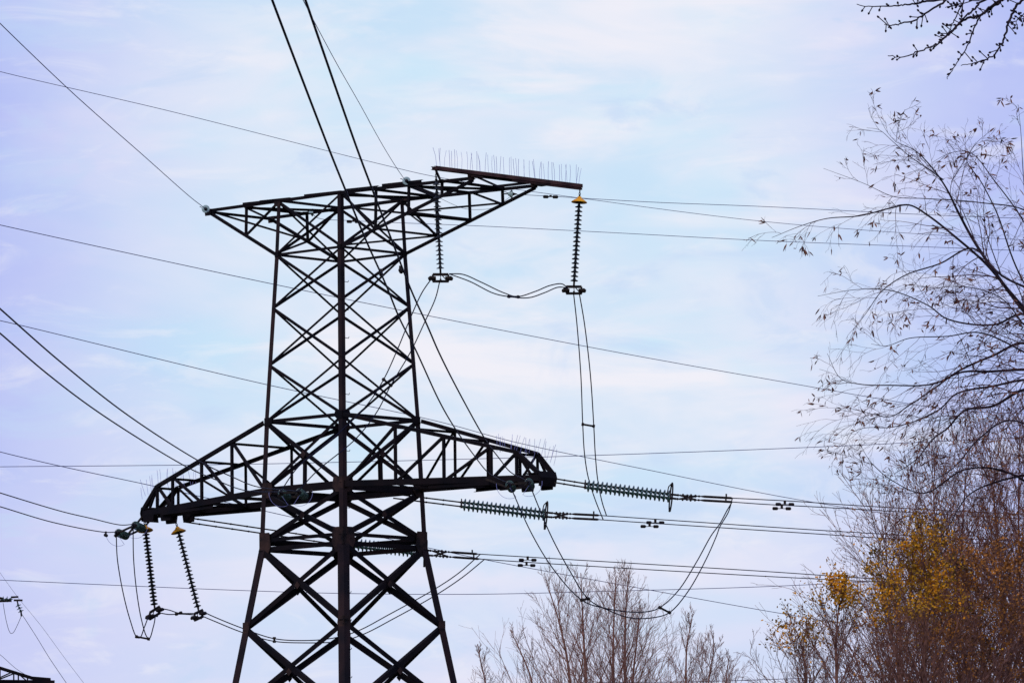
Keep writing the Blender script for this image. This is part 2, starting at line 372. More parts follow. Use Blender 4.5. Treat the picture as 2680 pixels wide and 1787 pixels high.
# ---- rust brown beam that carries the middle jumper, spikes along it
BS = 7.62; BT0, BT1 = -3.38, 3.50
beam = part('jumper_beam', MB().channel(T(BS + .07, BT0, ZU + .045), T(BS + .07, BT1, ZU + .045), .12, .10, -AX).channel(T(BS - .10, BT0, ZU + .045), T(BS - .10, BT1, ZU + .045), .11, .06, -AX)
            .box(T(BS, 0.2, ZU - .055), T(BS, BT1, ZU - .055), .09, .06), M_BEAM)
part('beam_stay', MB().angle(T(BS - .05, BT0 + .1, ZU - .02), T(6.05, -HW, ZU - .1), .06, ZX), M_STEEL, beam)
part('beam_seat', MB().plate([T(BS-.12, -HW-.25, ZU-.08), T(BS-.12, -HW+.25, ZU-.08), T(BS+.1, -HW+.25, ZU-.08), T(BS+.1, -HW-.25, ZU-.08)], ZX, .05)
     .plate([T(BS-.12, HW-.25, ZU-.09), T(BS-.12, HW+.25, ZU-.09), T(BS+.1, HW+.25, ZU-.09), T(BS+.1, HW-.25, ZU-.09)], ZX, .05), M_PLATE, beam)
rnd = random.Random(5)
def spike(p, d, L, parent):
    q = p + d.normalized() * L * .55 + V((rnd.uniform(-.012, .012),) * 3); e = p + d.normalized() * L + V((rnd.uniform(-.03, .03), rnd.uniform(-.03, .03), 0))
    part('bird_spike', MB().tube([p, q, e], 0.0062, 4), M_SPIKE, parent)
for i in range(46):
    t = BT0 + .05 + (BT1 - BT0 - .1) * (i + rnd.uniform(-.3, .3)) / 45
    lean = 0.0 if i > 2 else -.12
    if i > 43: lean = .16
    spike(T(BS + rnd.uniform(-.08, .08), t, ZU + .11), ZX + BX * (lean + rnd.gauss(0, .05)) + AX * rnd.gauss(0, .05), rnd.uniform(.54, .62), beam)
for sg, x0 in ((-1, 8.1), (1, 8.0)):                          # fans of spikes over both ends of the lower crossarm
    for i in range(22):
        f = i / 21; s = 7.5 + 1.65 * f; z = TZ[4] + .05 - max(0, (s - 8.35)) * .60
        spike(T(sg * s, rnd.choice((-.5, .5, -.45, .4)), z), ZX * 1.0 + AX * sg * (-.02 + .42 * f + rnd.gauss(0, .07)) + BX * rnd.gauss(0, .10), rnd.uniform(.42, .6), lower)
# ------------------------------------------------------------------ insulators
def disc_mesh(name, M, r=.128, p=.146):
    mb = MB().lathe([(.028, 0), (.045, .01), (.05, .055), (.06, .06), (r*.85, .082), (r, .098), (r, .104), (r*.8, .098), (.035, .092), (.018, .11), (.016, p)], V((0,0,0)), V((0,0,1)), 18)
    me = bpy.data.meshes.new(name); me.from_pydata([tuple(v) for v in mb.v], [], mb.f); me.materials.append(M)
    for q in me.polygons: q.use_smooth = True
    return me
D_DARK = disc_mesh('dark_disc', M_DGLASS); D_GREEN = disc_mesh('green_disc', M_GLASS, .14, .165)
def discs(root, a, b, me, n, name='insulator_disc'):
    q = (b - a).normalized().to_track_quat('Z', 'Y'); L = (b - a).length; pitch = {D_DARK: .146, D_GREEN: .165}[me]
    first = bpy.data.objects.new(name, me)
    for i in range(n):
        o = first if i == 0 else first.copy(); COL.objects.link(o); o.parent = root
        o.location = (a + (b - a) * (i / n)) - V(root['_o']); o.rotation_mode = 'QUATERNION'; o.rotation_quaternion = q; k = L / n / pitch; o.scale = (1, 1, k)
def clampbox(root, c, ax, acr):
    """yoke with four clamps under a hanging string: plates, rods and round clamps around an open middle"""
    up = V((0, 0, 1)); a = ax.normalized(); b = acr.normalized()
    part('yoke', MB().tube([c + up*.22, c + up*.05], .022, 6).box(c + a*.25, c - a*.25, .03, .09).box(c + b*.24 - up*.20, c - b*.24 - up*.20, .06, .07).box(c + a*.26 - up*.22, c - a*.26 - up*.22, .06, .08)
         .tube([c + a*.25, c + a*.25 - up*.22], .035, 6).tube([c - a*.25, c - a*.25 - up*.22], .035, 6).tube([c + a*.2 - up*.2, c + up*.03], .016, 5).tube([c - b*.2 - up*.2, c + up*.02], .014, 5), M_FIT, root)
    for sa, sb in ((1, .6), (1, -.6), (-1, .6), (-1, -.6)):
        p = c + a*sa*.26 + b*sb*.2 - up*.12
        part('jumper_clamp', MB().tube([p - a*.11*sa, p + a*.07*sa, p + a*.13*sa - up*.03], [.045, .065, .04], 7), M_FIT, root)
def hanging(label, top, bot, n, cap, group, ax, acr):
    root = thing('hanging_insulator_string', label, 'insulator', top, group)
    d = (bot - top).normalized()
    part('shackle', MB().tube([top + V((0,0,.05)), top + d*.13], .02, 6).ring(top + d*.16, AX, .035, .014, 12).tube([top + d*.19, top + d*.27], .03, 6).lathe([(.02, 0), (.045, .03), (.045, .05), (.02, .08)], top + d*.25, d, 10), M_FIT, root)
    s0 = top + d * .36
    if cap:
        part('bird_cap', MB().lathe([(.02, -.03), (.06, -.015), (.09, .04), (.17, .09), (.25, .15), (.262, .175), (.25, .18), (.15, .14), (.03, .10)], top + d*.27, d, 22), M_CAP, root, True)
    e = bot - d * .12
    discs(root, s0, e, D_DARK, n)
    part('core_rod', MB().tube([s0, bot], .034, 8), M_FIT, root)
    clampbox(root, bot + V((0,0,-.03)), ax, acr)
    return root
G_H = 'hanging insulator strings'
b0 = T(BS, BT0 + .06, ZU - .04); b1 = T(BS, BT1 - .06, ZU - .06)
h1b = at(1153, 716, b0.y + .2); h2b = at(1502, 748, b1.y - .2)
hanging('dark capless insulator string hanging from the left end of the brown spiked beam', b0, h1b, 20, False, G_H, V((1, .1, 0)), V((0, 1, 0)))
hanging('orange capped dark insulator string hanging from the right end of the brown beam', b1, h2b, 19, True, G_H, V((.75, .1, 0)), V((0, 1, 0)))
l1t = at(377, 1356, T(-9.4, -.2, 0).y); l2t = at(459, 1360, T(-8.1, .4, 0).y + .3)
l1b = at(405, 1592, l1t.y - .6); l2b = at(520, 1598, l2t.y - .3)
hanging('left of two orange capped strings, hanging at the very tip of the lower left crossarm', l1t, l1b, 21, True, G_H, V((.7, .7, .5)), V((.3, 1, 0)))
hanging('right of the two orange capped strings hanging under the left lower crossarm, slanting most', l2t, l2b, 20, True, G_H, V((.5, .8, .3)), V((.3, 1, 0)))

OUT = V((math.cos(R(14)), math.sin(R(14)), 0)); OUTN = V((-OUT.y, OUT.x, 0))
def tension_out(label, P0, rods, s0, s1, end, off):
    """double tension string going right: rods=(start px), s0,s1 string ends px, end = clamp end px; second string off px (dx,dy) away"""
    A = onp(*rods, P0, OUT)
    root = thing('tension_insulator_string', label, 'insulator', A, 'double tension strings on the outgoing side')
    lo = []
    for k in (0, 1):
        pl = P0 + OUTN * (.38 * k) * (1 if k else 1)
        pr = lambda q: onp(q[0] + off[0]*k, q[1] + off[1]*k, P0 - OUTN * (.34 * k), OUT)
        a, b, c, d = pr(rods), pr(s0), pr(s1), pr(end)
        lo.append((a, b, c, d))
        nl = max(3, int((b - a).length / .55)); mb = MB()
        for i in range(nl):
            p, q = a.lerp(b, i / nl), a.lerp(b, (i + .94) / nl); mb.box(p, q, .035, .045); mb.tube([q - OUTN*.03, q + OUTN*.03], .035, 6)
        part('link_rod', mb, M_FIT, root)
        discs(root, b.lerp(c, .01), c, D_GREEN, 19)
        part('core_rod', MB().tube([b, c.lerp(d, .1)], .036, 8), M_FIT, root)
        dd = (d - c).normalized()
        hw = MB()
        L = (d - c).length
        for f, r in ((.12, .04), (.2, .055), (.27, .045), (.33, .06), (.40, .05), (.46, .035)):
            hw.lathe([(.01, -.04), (r, -.02), (r, .02), (.01, .04)], c + dd*L*f, dd, 8)
        hw.tube([c.lerp(d, .08), c.lerp(d, .5)], .022, 6); hw.tube([c.lerp(d, .5), c.lerp(d, .55), c.lerp(d, .97), d], [.025, .040, .040, .022], 8)
        hw.tube([c.lerp(d, .9), c.lerp(d, .9) + V((0, 0, .13))], .03, 6)
        part('dead_end_clamp', hw, M_FIT, root)
    (a, b, c, d), (a2, b2, c2, d2) = lo
    part('yoke_plate', MB().box(b, b2, .05, .12).tube([b + V((0,0,.12)), b - V((0,0,.02))], .022, 6), M_FIT, root)
    part('yoke_plate', MB().box(c, c2, .05, .10), M_FIT, root)
    part('turnbuckle', MB().box(c.lerp(d, .15), c2.lerp(d2, .42), .03, .06).box(c2.lerp(d2, .15), c.lerp(d, .42), .03, .06), M_FIT, root)
    cc = (c + c2) / 2 + OUT * .02
    up = V((0, 0, 1)); ring = MB(); P = []
    for i in range(29):
        g = 2 * math.pi * i / 28; P.append(cc + up * (.46 * math.cos(g) - .02) + OUTN * (.15 * math.sin(g)) + OUT * (.05*math.cos(g)))
    part('arcing_ring', MB().tube(P, .026, 6).tube([P[0], P[0] - up*.12 - OUT * .12, cc + up*.12 - OUT*.12], .02, 5).tube([P[14], P[14] + up*.02], .05, 6), M_FIT, root)
    return lo
P_R = T(9.2, .3, 0); P_M = T(.9, 1.9, 0); P_L = T(-8.3, .55, 0)
oR = tension_out('green double insulator string pulling right from the tip of the right lower crossarm', P_R, (1452, 1252), (1532, 1265), (1755, 1294), (1917, 1303), (-1, 10))
oM = tension_out('green double insulator string pulling right from the pylon body below the right lower crossarm', P_M, (1030, 1292), (1208, 1314), (1428, 1341), (1568, 1348), (-1, 11))
oL = tension_out('green double insulator string on long rods, seen through the waist of the pylon', P_L, (478, 1352), (905, 1415), (1110, 1439), (1250, 1449), (4, 13))

INC = V((-.02, -1, -.045)).normalized(); INX = V((1, -.02, 0)).normalized()
def tension_in(label, A, B, depth, wires_end, big=True):
    """pair of tension strings seen almost end on, coming towards the viewer: A,B = px of their near ends"""
    Y = depth
    root = thing('tension_insulator_string', label, 'insulator', at(A[0], A[1], Y), 'double tension strings on the incoming side')
    ends = []
    for (px, py) in (A, B):
        e = at(px, py, Y - 3.4); s = e - INC * 3.15
        discs(root, s, e + INC * 0, D_GREEN, 19)
        part('core_rod', MB().tube([s - INC*.5, e + INC*.25], .036, 8), M_FIT, root)
        part('dead_end_clamp', MB().tube([e + INC*.15, e + INC*.3, e + INC*.9, e + INC*1.05], [.03, .055, .05, .02], 8).box(e + INC*.25 + INX*.05 + V((0,0,.03)), e + INC*.3 - INX*.1 - V((0,0,.13)), .08, .10), M_FIT, root)
        ends.append((s, e, e + INC * 1.0))
    for k in (0, 1): part('yoke_plate', MB().box(ends[0][k] + INC*(.1 if k else -.3), ends[1][k] + INC*(.1 if k else -.3), .05, .07), M_FIT, root)
    for k, (s, e, w) in enumerate(ends):
        sgn = -1 if k == 0 else 1
        P = [e + INX * .42 * sgn * math.sin(g) - V((0, 0, .44)) * math.cos(g) for g in [R(-28 + 9.5 * i) for i in range(14)]]
        part('arcing_horn', MB().tube([e + V((0,0,-.1))] + P, .006, 4), M_SPIKE, root)
    return root, ends
rR, iR = tension_in('glass insulator pair seen end on under the right lower crossarm near its tip', (1334, 1268), (1384, 1262), T(8.3, -.9, 0).y, None)
rM, iM = tension_in('glass insulator pair seen end on against the lower crossarm between left and near legs', (738, 1290), (784, 1288), T(0, -2.0, 0).y, None)
rL, iL = tension_in('glass insulator pair seen end on off the left lower crossarm tip', (310, 1394), (354, 1374), T(-9.6, -.3, 0).y, None)
for root, ends, P in ((rR, iR, (T(7.4, -.95, 20.25), T(8.8, -.6, 20.25))), (rM, iM, (T(-.7, -1.9, 20.3), T(.5, -1.9, 20.3))), (rL, iL, (T(-9.2, -.38, 20.1), T(-9.2, .1, 20.1)))):
    mb = MB()
    for k in (0, 1): part('link_rod', MB().box(P[k], ends[k][0] - INC*.3, .05, .06), M_FIT, root)
# ------------------------------------------------------------------ wires
def wire(name, label, cat, pts, r, group=None, n=12, k=5, M=M_WIRE):
    o = mk(name, MB().tube(spline(pts, n), r, k), M); return tag(o, label, cat, group)
CR = .0165
INH = V((-.02, -1, 0))
gI = 'incoming line conductors'; gO = 'outgoing line conductors'
def inc(label, e, px, Yadd=0, Ys=None, r=CR, g=gI):
    if Ys is None: pts = [e[2]] + [onp(x, y, e[2], INH) for x, y in px]
    else: pts = [e[2]] + [at(x, y, Y) for (x, y), Y in zip(px, Ys)]
    wire('conductor', label, 'wire', pts, r, g)
    return pts
w1 = [(1277.5, 1236), (1242, 1193), (1191, 1121), (1150, 1050), (1087, 914), (1046, 834), (1009, 743), (957, 627), (903, 495), (857, 380), (712, 0), (690, -60)]
p1 = inc('left one of the two thick conductors falling steeply from the top edge', iR[0], w1)
w2 = [(1335, 1234), (1308, 1201), (1266, 1143), (1214, 1050), (1150, 925), (1116, 847), (1078, 764), (1018, 610), (972, 490), (931, 380), (799, 0), (778, -60)]
inc('right one of the two thick conductors falling steeply from the top edge', iR[1], w2, Ys=[q.y + d for q, d in zip(p1[1:], (3, 2, 0, 0, -2, -1, 0, 0, 0, 0, 0, 0))])
inc('upper of two conductors sagging from the left edge through the lower left truss', iM[1], [(669, 1272), (605, 1246), (528, 1210), (326, 1080), (150, 940), (0, 808), (-60, 755)])
inc('lower of two conductors sagging from the left edge through the lower left truss', iM[0], [(638, 1282), (551, 1249), (488, 1221), (260, 1080), (120, 975), (0, 872), (-60, 822)])
inc('upper of two conductors rising gently from left crossarm tip insulators to the left edge', iL[1], [(316, 1373), (240, 1356), (163, 1338), (0, 1289), (-60, 1270)])
inc('lower of two conductors rising gently from left crossarm tip insulators to the left edge', iL[0], [(275, 1392), (138, 1366), (0, 1325), (-60, 1308)])
def outw(label, start, P0, px):
    wire('conductor', label, 'wire', [start] + [onp(x, y, P0, OUT) for x, y in px], CR, gO)
outw('top outgoing conductor of the six, leaving the right crossarm tip string', oR[0][3], P_R, [(2000, 1307), (2100, 1312.5), (2206, 1320), (2464, 1335), (2760, 1350)])
outw('second outgoing conductor from the top, just under the first, from the right crossarm tip string', oR[1][3], P_R - OUTN*.34, [(2000, 1319), (2100, 1324), (2263, 1333), (2500, 1347), (2760, 1361)])
outw('third outgoing conductor from the top, leaving the body string under the right crossarm', oM[0][3], P_M, [(1700, 1357), (2100, 1384), (2367, 1400), (2760, 1420)])
outw('fourth outgoing conductor from the top, lower one from the body string under the right crossarm', oM[1][3], P_M - OUTN*.34, [(1700, 1368), (2100, 1394), (2367, 1411), (2760, 1430)])
outw('fifth outgoing conductor from the top, passing over the bare tree tops', oL[0][3], P_L, [(1450, 1461), (1980, 1493), (2308, 1515), (2760, 1540)])
outw('lowest outgoing conductor of the six, just above the bare tree tops', oL[1][3], P_L - OUTN*.34, [(1450, 1475), (1980, 1506), (2367, 1526), (2760, 1550)])
# ground wires
gG = 'ground wires on the upper crossarm'
GR = .0095
tipL = T(-4.86, -HW, ZU + .03); gpt = onp(1064, 478, T(1.6, -HW, 0), AX)
def wpath(a, px, Y): return [a] + [onp(x, y, a, INH) for x, y in px]
wire('ground_wire', 'thin ground wire from the upper left edge to the left tip of the upper crossarm', 'wire', wpath(tipL + INC*.4, [(497, 515), (376, 408), (186, 240), (0, 62), (-60, 2)], 0), GR + .002, gG, M=M_THIN)
wire('ground_wire', 'thin ground wire beside the thick pair, falling from the top edge to the upper crossarm', 'wire', wpath(gpt + INC*.3, [(1040, 443), (1000, 378), (940, 270), (880, 165), (808, 30), (775, -35)], 0), GR, gG, M=M_THIN)
gR0 = onp(1335, 509, T(4, HW, 0), AX); 
wire('ground_wire', 'thin ground wire leaving right from the upper crossarm beneath the orange cap', 'wire', [onp(1345, 509, gR0, OUT), onp(1440, 514, gR0, OUT), onp(1700, 529, gR0, OUT), onp(2000, 541, gR0, OUT), onp(2420, 562, gR0, OUT), onp(2760, 575, gR0, OUT)], GR, gG, M=M_THIN)
gL0 = onp(812, 556, T(-3, HW, 0), AX)
wire('ground_wire', 'thin ground wire from inside the upper lattice passing right across the hanging strings', 'wire', [onp(815, 556, gL0, OUT), onp(830, 570, gL0, OUT), onp(925, 578, gL0, OUT), onp(1240, 591, gL0, OUT), onp(1600, 609, gL0, OUT), onp(2000, 630, gL0, OUT), onp(2520, 650, gL0, OUT), onp(2760, 660, gL0, OUT)], GR, gG, M=M_THIN)
wire('ground_wire_jumper', 'thin slack loop hanging inside the right half of the upper crossarm', 'wire', [T(4.6, -1.2, ZU-.05), onp(1185, 535, T(5, 0, 0), AX), onp(1215, 546, T(5, 0, 0), AX), onp(1250, 549, T(5, .5, 0), AX), onp(1290, 544, T(5, 1, 0), AX), onp(1345, 509, gR0, OUT)], .007)
for lab, p, ax in (('pale glass insulator at the left tip of the upper crossarm', tipL + INC*.25, INC), ('pale glass insulator standing on the upper crossarm right of the pylon top', gpt + V((0, 0, .05)), INC),
                   ('small pale glass insulator inside the right half of the upper crossarm', onp(1336, 508, gR0, OUT), OUT), ('small pale glass insulator inside the left half of the upper crossarm', onp(815, 556, gL0, OUT), OUT)):
    r = thing('ground_wire_insulator', lab, 'insulator', p, 'ground wire insulators')
    part('glass_bell', MB().lathe([(.03, -.09), (.06, -.07), (.075, -.02), (.13, .02), (.135, .05), (.10, .045), (.04, .03)], p, ax, 18), M_CERAM, r, True)
    part('iron_cap', MB().lathe([(.02, -.02), (.055, 0), (.055, .07), (.035, .12), (.015, .2)], p + ax*.02, ax, 10).tube([p - ax*.08, p - ax*.3], .02, 6), M_FIT, r)
    part('arcing_horn', MB().tube([p, p + V((-.12, 0, .05)), p + V((-.2, 0, .08))], .012, 4), M_FIT, r)
# jumper loops
gJ = 'jumper loops'
def jump(label, pts): wire('jumper_loop', label, 'wire', pts, .0195, gJ)
eR0, eR1 = iR[0][2], iR[1][2]
jump('jumper loop under the right crossarm, outer left wire of the two meeting at both spacers', [eR0, at(1392, 1397, 214.2), at(1450, 1491, 214.6), at(1523, 1569.5, 215.2), at(1590, 1592, 215.9), at(1660, 1601, 216.7), at(1697, 1599, 217.2), at(1727, 1589, 217.7), at(1775, 1545, 218.4), at(1823, 1470, 219.1), at(1862, 1400, 219.6), at(1884, 1370, 219.8), at(1903, 1335, 220), oR[1][3]])
jump('jumper loop under the right crossarm, inner right wire of the two meeting at both spacers', [eR1, at(1440, 1397, 214.4), at(1490, 1491, 214.8), at(1539, 1566, 215.4), at(1590, 1595, 216), at(1650, 1616, 216.7), at(1710, 1615, 217.4), at(1752, 1602, 217.9), at(1800, 1548, 218.6), at(1848, 1463, 219.3), at(1876, 1400, 219.7), at(1884, 1378, 219.9), at(1907, 1338, 220.1), oR[0][3]])
def spacer(label, a, b):
    r = thing('spacer', label, 'spacer', a, 'spacers on the jumper loops'); d = (b - a).normalized()
    part('bar', MB().tube([a, b], .034, 7), M_FIT, r)
    part('clamp', MB().tube([a - d*.04, a + d*.04], .055, 8), M_FIT, r); part('clamp', MB().tube([b - d*.04, b + d*.04], .055, 8), M_FIT, r)
spacer('short spacer low on the left side of the right hand jumper loop', at(1523, 1569.5, 215.2), at(1539, 1566, 215.4))
spacer('slanting spacer low on the right side of the right hand jumper loop', at(1727, 1589, 217.7), at(1752, 1602, 217.9))
eM0, eM1 = iM[0][2], iM[1][2]
c1y, c2y = h1b.y, h2b.y
jump('left wire of the jumper climbing through the pylon to the near beam string', [eM0, at(780, 1222, 218.6), at(880, 1139, 218.3), at(960, 1060, 218), at(1004, 993, 217.8), at(1040, 915, 217.6), at(1075, 830, 217.4), at(1105, 765, 217.3), h1b + V((-.26, 0, -.12))])
jump('right wire of the jumper climbing through the pylon to the near beam string', [eM1, at(830, 1232, 218.6), at(930, 1149, 218.3), at(985, 1080, 218.2), at(1023, 1008, 218), at(1075, 920, 217.8), at(1113, 840, 217.6), at(1140, 780, 217.5), h1b + V((-.02, .1, -.2))])
spacer('spacer on the climbing jumper inside the pylon', at(1004, 993, 217.8), at(1023, 1008, 218))
jump('upper wire of the jumper slung between the two strings under the brown beam', [h1b + V((.28, .1, .0)), at(1210, 718, c1y + .5), at(1260, 739, c1y+1.3), at(1320, 767, c1y+2.3), at(1358, 776, c1y+3), at(1400, 763, c2y-1.4), at(1440, 747, c2y-.7), at(1470, 743, c2y-.3), h2b + V((-.22, 0, -.05))])
jump('lower wire of the jumper slung between the two strings under the brown beam', [h1b + V((.28, -.1, -.03)), at(1230, 737, c1y+.6), at(1290, 767, c1y+1.5), at(1330, 776, c1y+2.2), at(1390, 778, c1y+3.4), at(1425, 766, c2y-1), at(1460, 752, c2y-.5), h2b + V((-.2, -.1, -.08))])
spacer('small spacer in the middle of the slack jumper under the brown beam', at(1332, 776, c1y+2.4), at(1356, 777, c1y+2.9))
jump('left wire of the long jumper dropping from the far beam string to the outgoing line', [h2b + V((-.02, -.05, -.2)), at(1510, 850, c2y+1), at(1520, 980, c2y+1.9), at(1525, 1110, c2y+3), at(1530, 1190, c2y+3.8), at(1541, 1255, c2y+4.6), at(1558, 1308, oM[1][3].y-.5), oM[1][3] + OUT*.15])
jump('right wire of the long jumper dropping from the far beam string to the outgoing line', [h2b + V((.16, .05, -.16)), at(1530, 850, c2y+1), at(1545, 980, c2y+1.9), at(1554, 1115, c2y+3), at(1558, 1190, c2y+3.8), at(1565, 1260, c2y+4.6), at(1575, 1310, oM[0][3].y-.5), oM[0][3] + OUT*.25])
spacer('thin spacer halfway down the long jumper right of the pylon', at(1525, 1110, c2y+3), at(1554, 1115, c2y+3))
eL0, eL1 = iL[0][2], iL[1][2]
jump('outer left wire of the narrow loop under the left crossarm tip', [eL0, at(308, 1470, 228.2), at(322, 1550, 228.5), at(340, 1620, 229), at(357, 1665, 229.3), at(366, 1668, 229.4), at(378, 1640, 229.6), l1b + V((-.16, 0, -.1))])
jump('inner right wire of the narrow loop under the left crossarm tip', [eL1, at(350, 1470, 228.2), at(358, 1550, 228.6), at(370, 1620, 229), at(384, 1665, 229.4), at(391, 1670, 229.5), at(401, 1640, 229.6), l1b + V((.02, .1, -.2))])
spacer('thick short spacer at the bottom of the narrow loop under the left crossarm tip', at(357, 1665, 229.3), at(389, 1671, 229.4))
jump('upper short jumper wire between the two hanging strings at the left crossarm', [l1b + V((.25, 0, .0)), at(445, 1596, 230), at(467, 1603, 230.2), l2b + V((-.15, 0, -.08))])
jump('lower short jumper wire between the two hanging strings at the left crossarm', [l1b + V((.2, 0, -.15)), at(445, 1607, 230), at(470, 1606, 230.2), l2b + V((-.15, .1, -.12))])
spacer('tiny spacer between the two hanging strings at the left crossarm', at(462, 1606, 230.1), at(473, 1603, 230.2))
yL0, yL1 = oL[0][3].y, oL[1][3].y
jump('upper wire of the wide jumper sagging behind the pylon legs from the left crossarm', [l2b + V((.2, 0, -.05)), at(560, 1613, 230.5), at(632, 1642, 231), at(718, 1670, 231.8), at(790, 1675, 231.9), at(870, 1669, 232.2), at(934, 1651, 232.4), at(1020, 1606, 232.6), at(1137, 1541, 232.9), at(1200, 1499, yL0-.2), oL[0][3] + OUT*.1])
jump('lower wire of the wide jumper sagging behind the pylon legs from the left crossarm', [l2b + V((.15, .1, -.18)), at(560, 1624, 230.5), at(632, 1653, 231), at(718, 1677, 231.8), at(790, 1681, 231.9), at(890, 1677, 232.2), at(950, 1659, 232.4), at(1030, 1618, 232.6), at(1141, 1556, 232.9), at(1210, 1510, yL1-.2), oL[1][3] + OUT*.2])
spacer('upright spacer on the wide jumper just inside the left pylon leg', at(718, 1669, 231.8), at(718, 1678, 231.8))
# vibration dampers
def damper(label, p, ax, L=.44, drop=.09, q=1.0):
    r = thing('vibration_damper', label, 'damper', p, 'vibration dampers'); d = ax.normalized(); dn = V((0, 0, -drop))
    part('clamp', MB().box(p + V((0,0,.04)), p + dn, .06, .07, up=d), M_FIT, r)
    part('messenger_cable', MB().tube([p + dn - d*L/2, p + dn, p + dn + d*L/2], .012, 5), M_FIT, r)
    for sg in (-1, 1): part('weight', MB().lathe([(.03*q, -.09*q), (.055*q, -.07*q), (.055*q, .06*q), (.03*q, .09*q)], p + dn + d*sg*L/2, d, 10), M_FIT, r)
damper('damper on the top outgoing conductor, right of the tip string', onp(2054, 1312, P_R, OUT), OUT)
damper('damper on the second outgoing conductor, right of the tip string', onp(2046, 1323, P_R - OUTN*.34, OUT), OUT)
damper('damper on the third outgoing conductor', onp(1715, 1360, P_M, OUT), OUT)
damper('damper on the fourth outgoing conductor', onp(1700, 1370, P_M - OUTN*.34, OUT), OUT)
damper('damper on the fifth outgoing conductor, left of the bare trees', onp(1381, 1458, P_L, OUT), OUT)
damper('damper on the lowest outgoing conductor, left of the bare trees', onp(1378, 1472, P_L - OUTN*.34, OUT), OUT)
damper('damper on the ground wire beneath the brown beam, beside the orange cap', onp(1441, 514, gR0, OUT), OUT, .32, .02)
damper('damper on the ground wire just right of the near leg near the pylon top', onp(925, 578, gL0, OUT), OUT, .28, .03)
damper('damper on the left thick incoming conductor against the upper lattice', at(997, 710, p1[7].y), INC, .25, .045, .7)
damper('damper on the right thick incoming conductor against the upper lattice', at(1049, 702, p1[7].y), INC, .25, .045, .7)
damper('damper on the lower incoming conductor at the left crossarm tip', at(277, 1393, iL[0][2].y - .5), INC, .4, .09)
# wires of other lines behind
def far(label, P, r=.0125, g=None, name='power_line_wire'):
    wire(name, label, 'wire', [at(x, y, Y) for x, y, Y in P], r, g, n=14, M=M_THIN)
gB = 'thin wires of a second line behind the pylon'
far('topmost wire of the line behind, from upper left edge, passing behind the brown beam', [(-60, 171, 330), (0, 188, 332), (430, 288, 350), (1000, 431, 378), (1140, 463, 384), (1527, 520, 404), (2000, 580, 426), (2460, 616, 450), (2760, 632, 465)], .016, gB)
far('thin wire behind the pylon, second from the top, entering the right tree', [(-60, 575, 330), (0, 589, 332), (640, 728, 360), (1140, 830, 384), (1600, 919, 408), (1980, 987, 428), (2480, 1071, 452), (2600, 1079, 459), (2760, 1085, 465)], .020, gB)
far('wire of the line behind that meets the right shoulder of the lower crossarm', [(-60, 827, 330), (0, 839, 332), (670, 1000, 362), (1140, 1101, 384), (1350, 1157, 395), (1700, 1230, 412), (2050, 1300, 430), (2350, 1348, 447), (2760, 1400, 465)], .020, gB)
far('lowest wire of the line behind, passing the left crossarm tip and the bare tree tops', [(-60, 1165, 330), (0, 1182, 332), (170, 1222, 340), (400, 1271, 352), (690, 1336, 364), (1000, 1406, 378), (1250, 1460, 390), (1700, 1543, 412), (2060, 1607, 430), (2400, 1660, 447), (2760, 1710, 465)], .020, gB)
gC = 'nearly level wires of a crossing line'
far('upper nearly level wire crossing at lower crossarm height', [(-60, 1222, 420), (0, 1221, 420), (600, 1215, 420), (1100, 1204, 420), (1560, 1191, 420), (2100, 1171, 420), (2550, 1150, 420), (2760, 1140, 420)], .020, gC)
far('lower nearly level wire crossing below the pylon waist', [(-60, 1514, 420), (0, 1517, 420), (600, 1543, 420), (900, 1552, 420), (1250, 1554, 420), (1600, 1546, 420), (1980, 1535, 420), (2300, 1520, 420), (2760, 1495, 420)], .020, gC)
far('short level wire near the bottom edge right of the bare trees', [(1560, 1785, 420), (1800, 1783, 420), (2040, 1776, 420), (2300, 1766, 420), (2760, 1745, 420)], .020, gC)
# ------------------------------------------------------------------ second pylon, only its arm end enters the frame
PY2 = 300.0
c2 = at(-420, 1780, PY2); c2.z = 0
p2 = thing('steel_pylon', 'distant lattice pylon of which only one crossarm end shows in the bottom left corner', 'pylon', c2)
def U(px, py, dy=0): return at(px, py, PY2 + dy)
zt = U(-420, 1600).z; za = U(-420, 1785).z; hw = 1.3
mb = MB()
for a in (-1, 1):
    for b in (-1, 1):
        mb = MB().tube([c2 + V((a*3.2, b*3.2, 0)), c2 + V((a*hw, b*hw, za - 3)), c2 + V((a*1.1, b*1.1, zt + 2))], .11, 4)
        part('leg', mb, M_STEEL, p2)
nz = 9
for i in range(nz):
    z0 = (zt + 1) * i / nz; z1 = (zt + 1) * (i + 1) / nz
    w0 = 3.2 + (1.1 - 3.2) * z0 / (zt + 2); w1_ = 3.2 + (1.1 - 3.2) * z1 / (zt + 2)
    for (dx, dy, ex, ey) in ((-1, -1, 1, -1), (1, -1, 1, 1), (-1, 1, 1, 1), (-1, -1, -1, 1)):
        part('diagonal_brace', MB().tube([c2 + V((dx*w0, dy*w0, z0)), c2 + V((ex*w1_, ey*w1_, z1))], .05, 4).tube([c2 + V((ex*w0, ey*w0, z0)), c2 + V((dx*w1_, dy*w1_, z1))], .05, 4), M_STEEL, p2)
arm2 = part('crossarm', MB().box(U(-340, 1778, -1.3), U(143, 1784, -.3), .12, .16).box(U(-340, 1781, 1.3), U(140, 1787, .3), .12, .16)
            .box(U(-340, 1640, -1.3), U(84, 1772, -.5), .10, .10).box(U(-340, 1643, 1.3), U(84, 1775, .5), .10, .10).box(U(84, 1772, -.5), U(132, 1776, -.3), .11, .10)
            .box(U(84, 1775, .5), U(132, 1779, .3), .11, .10), M_STEEL, p2)
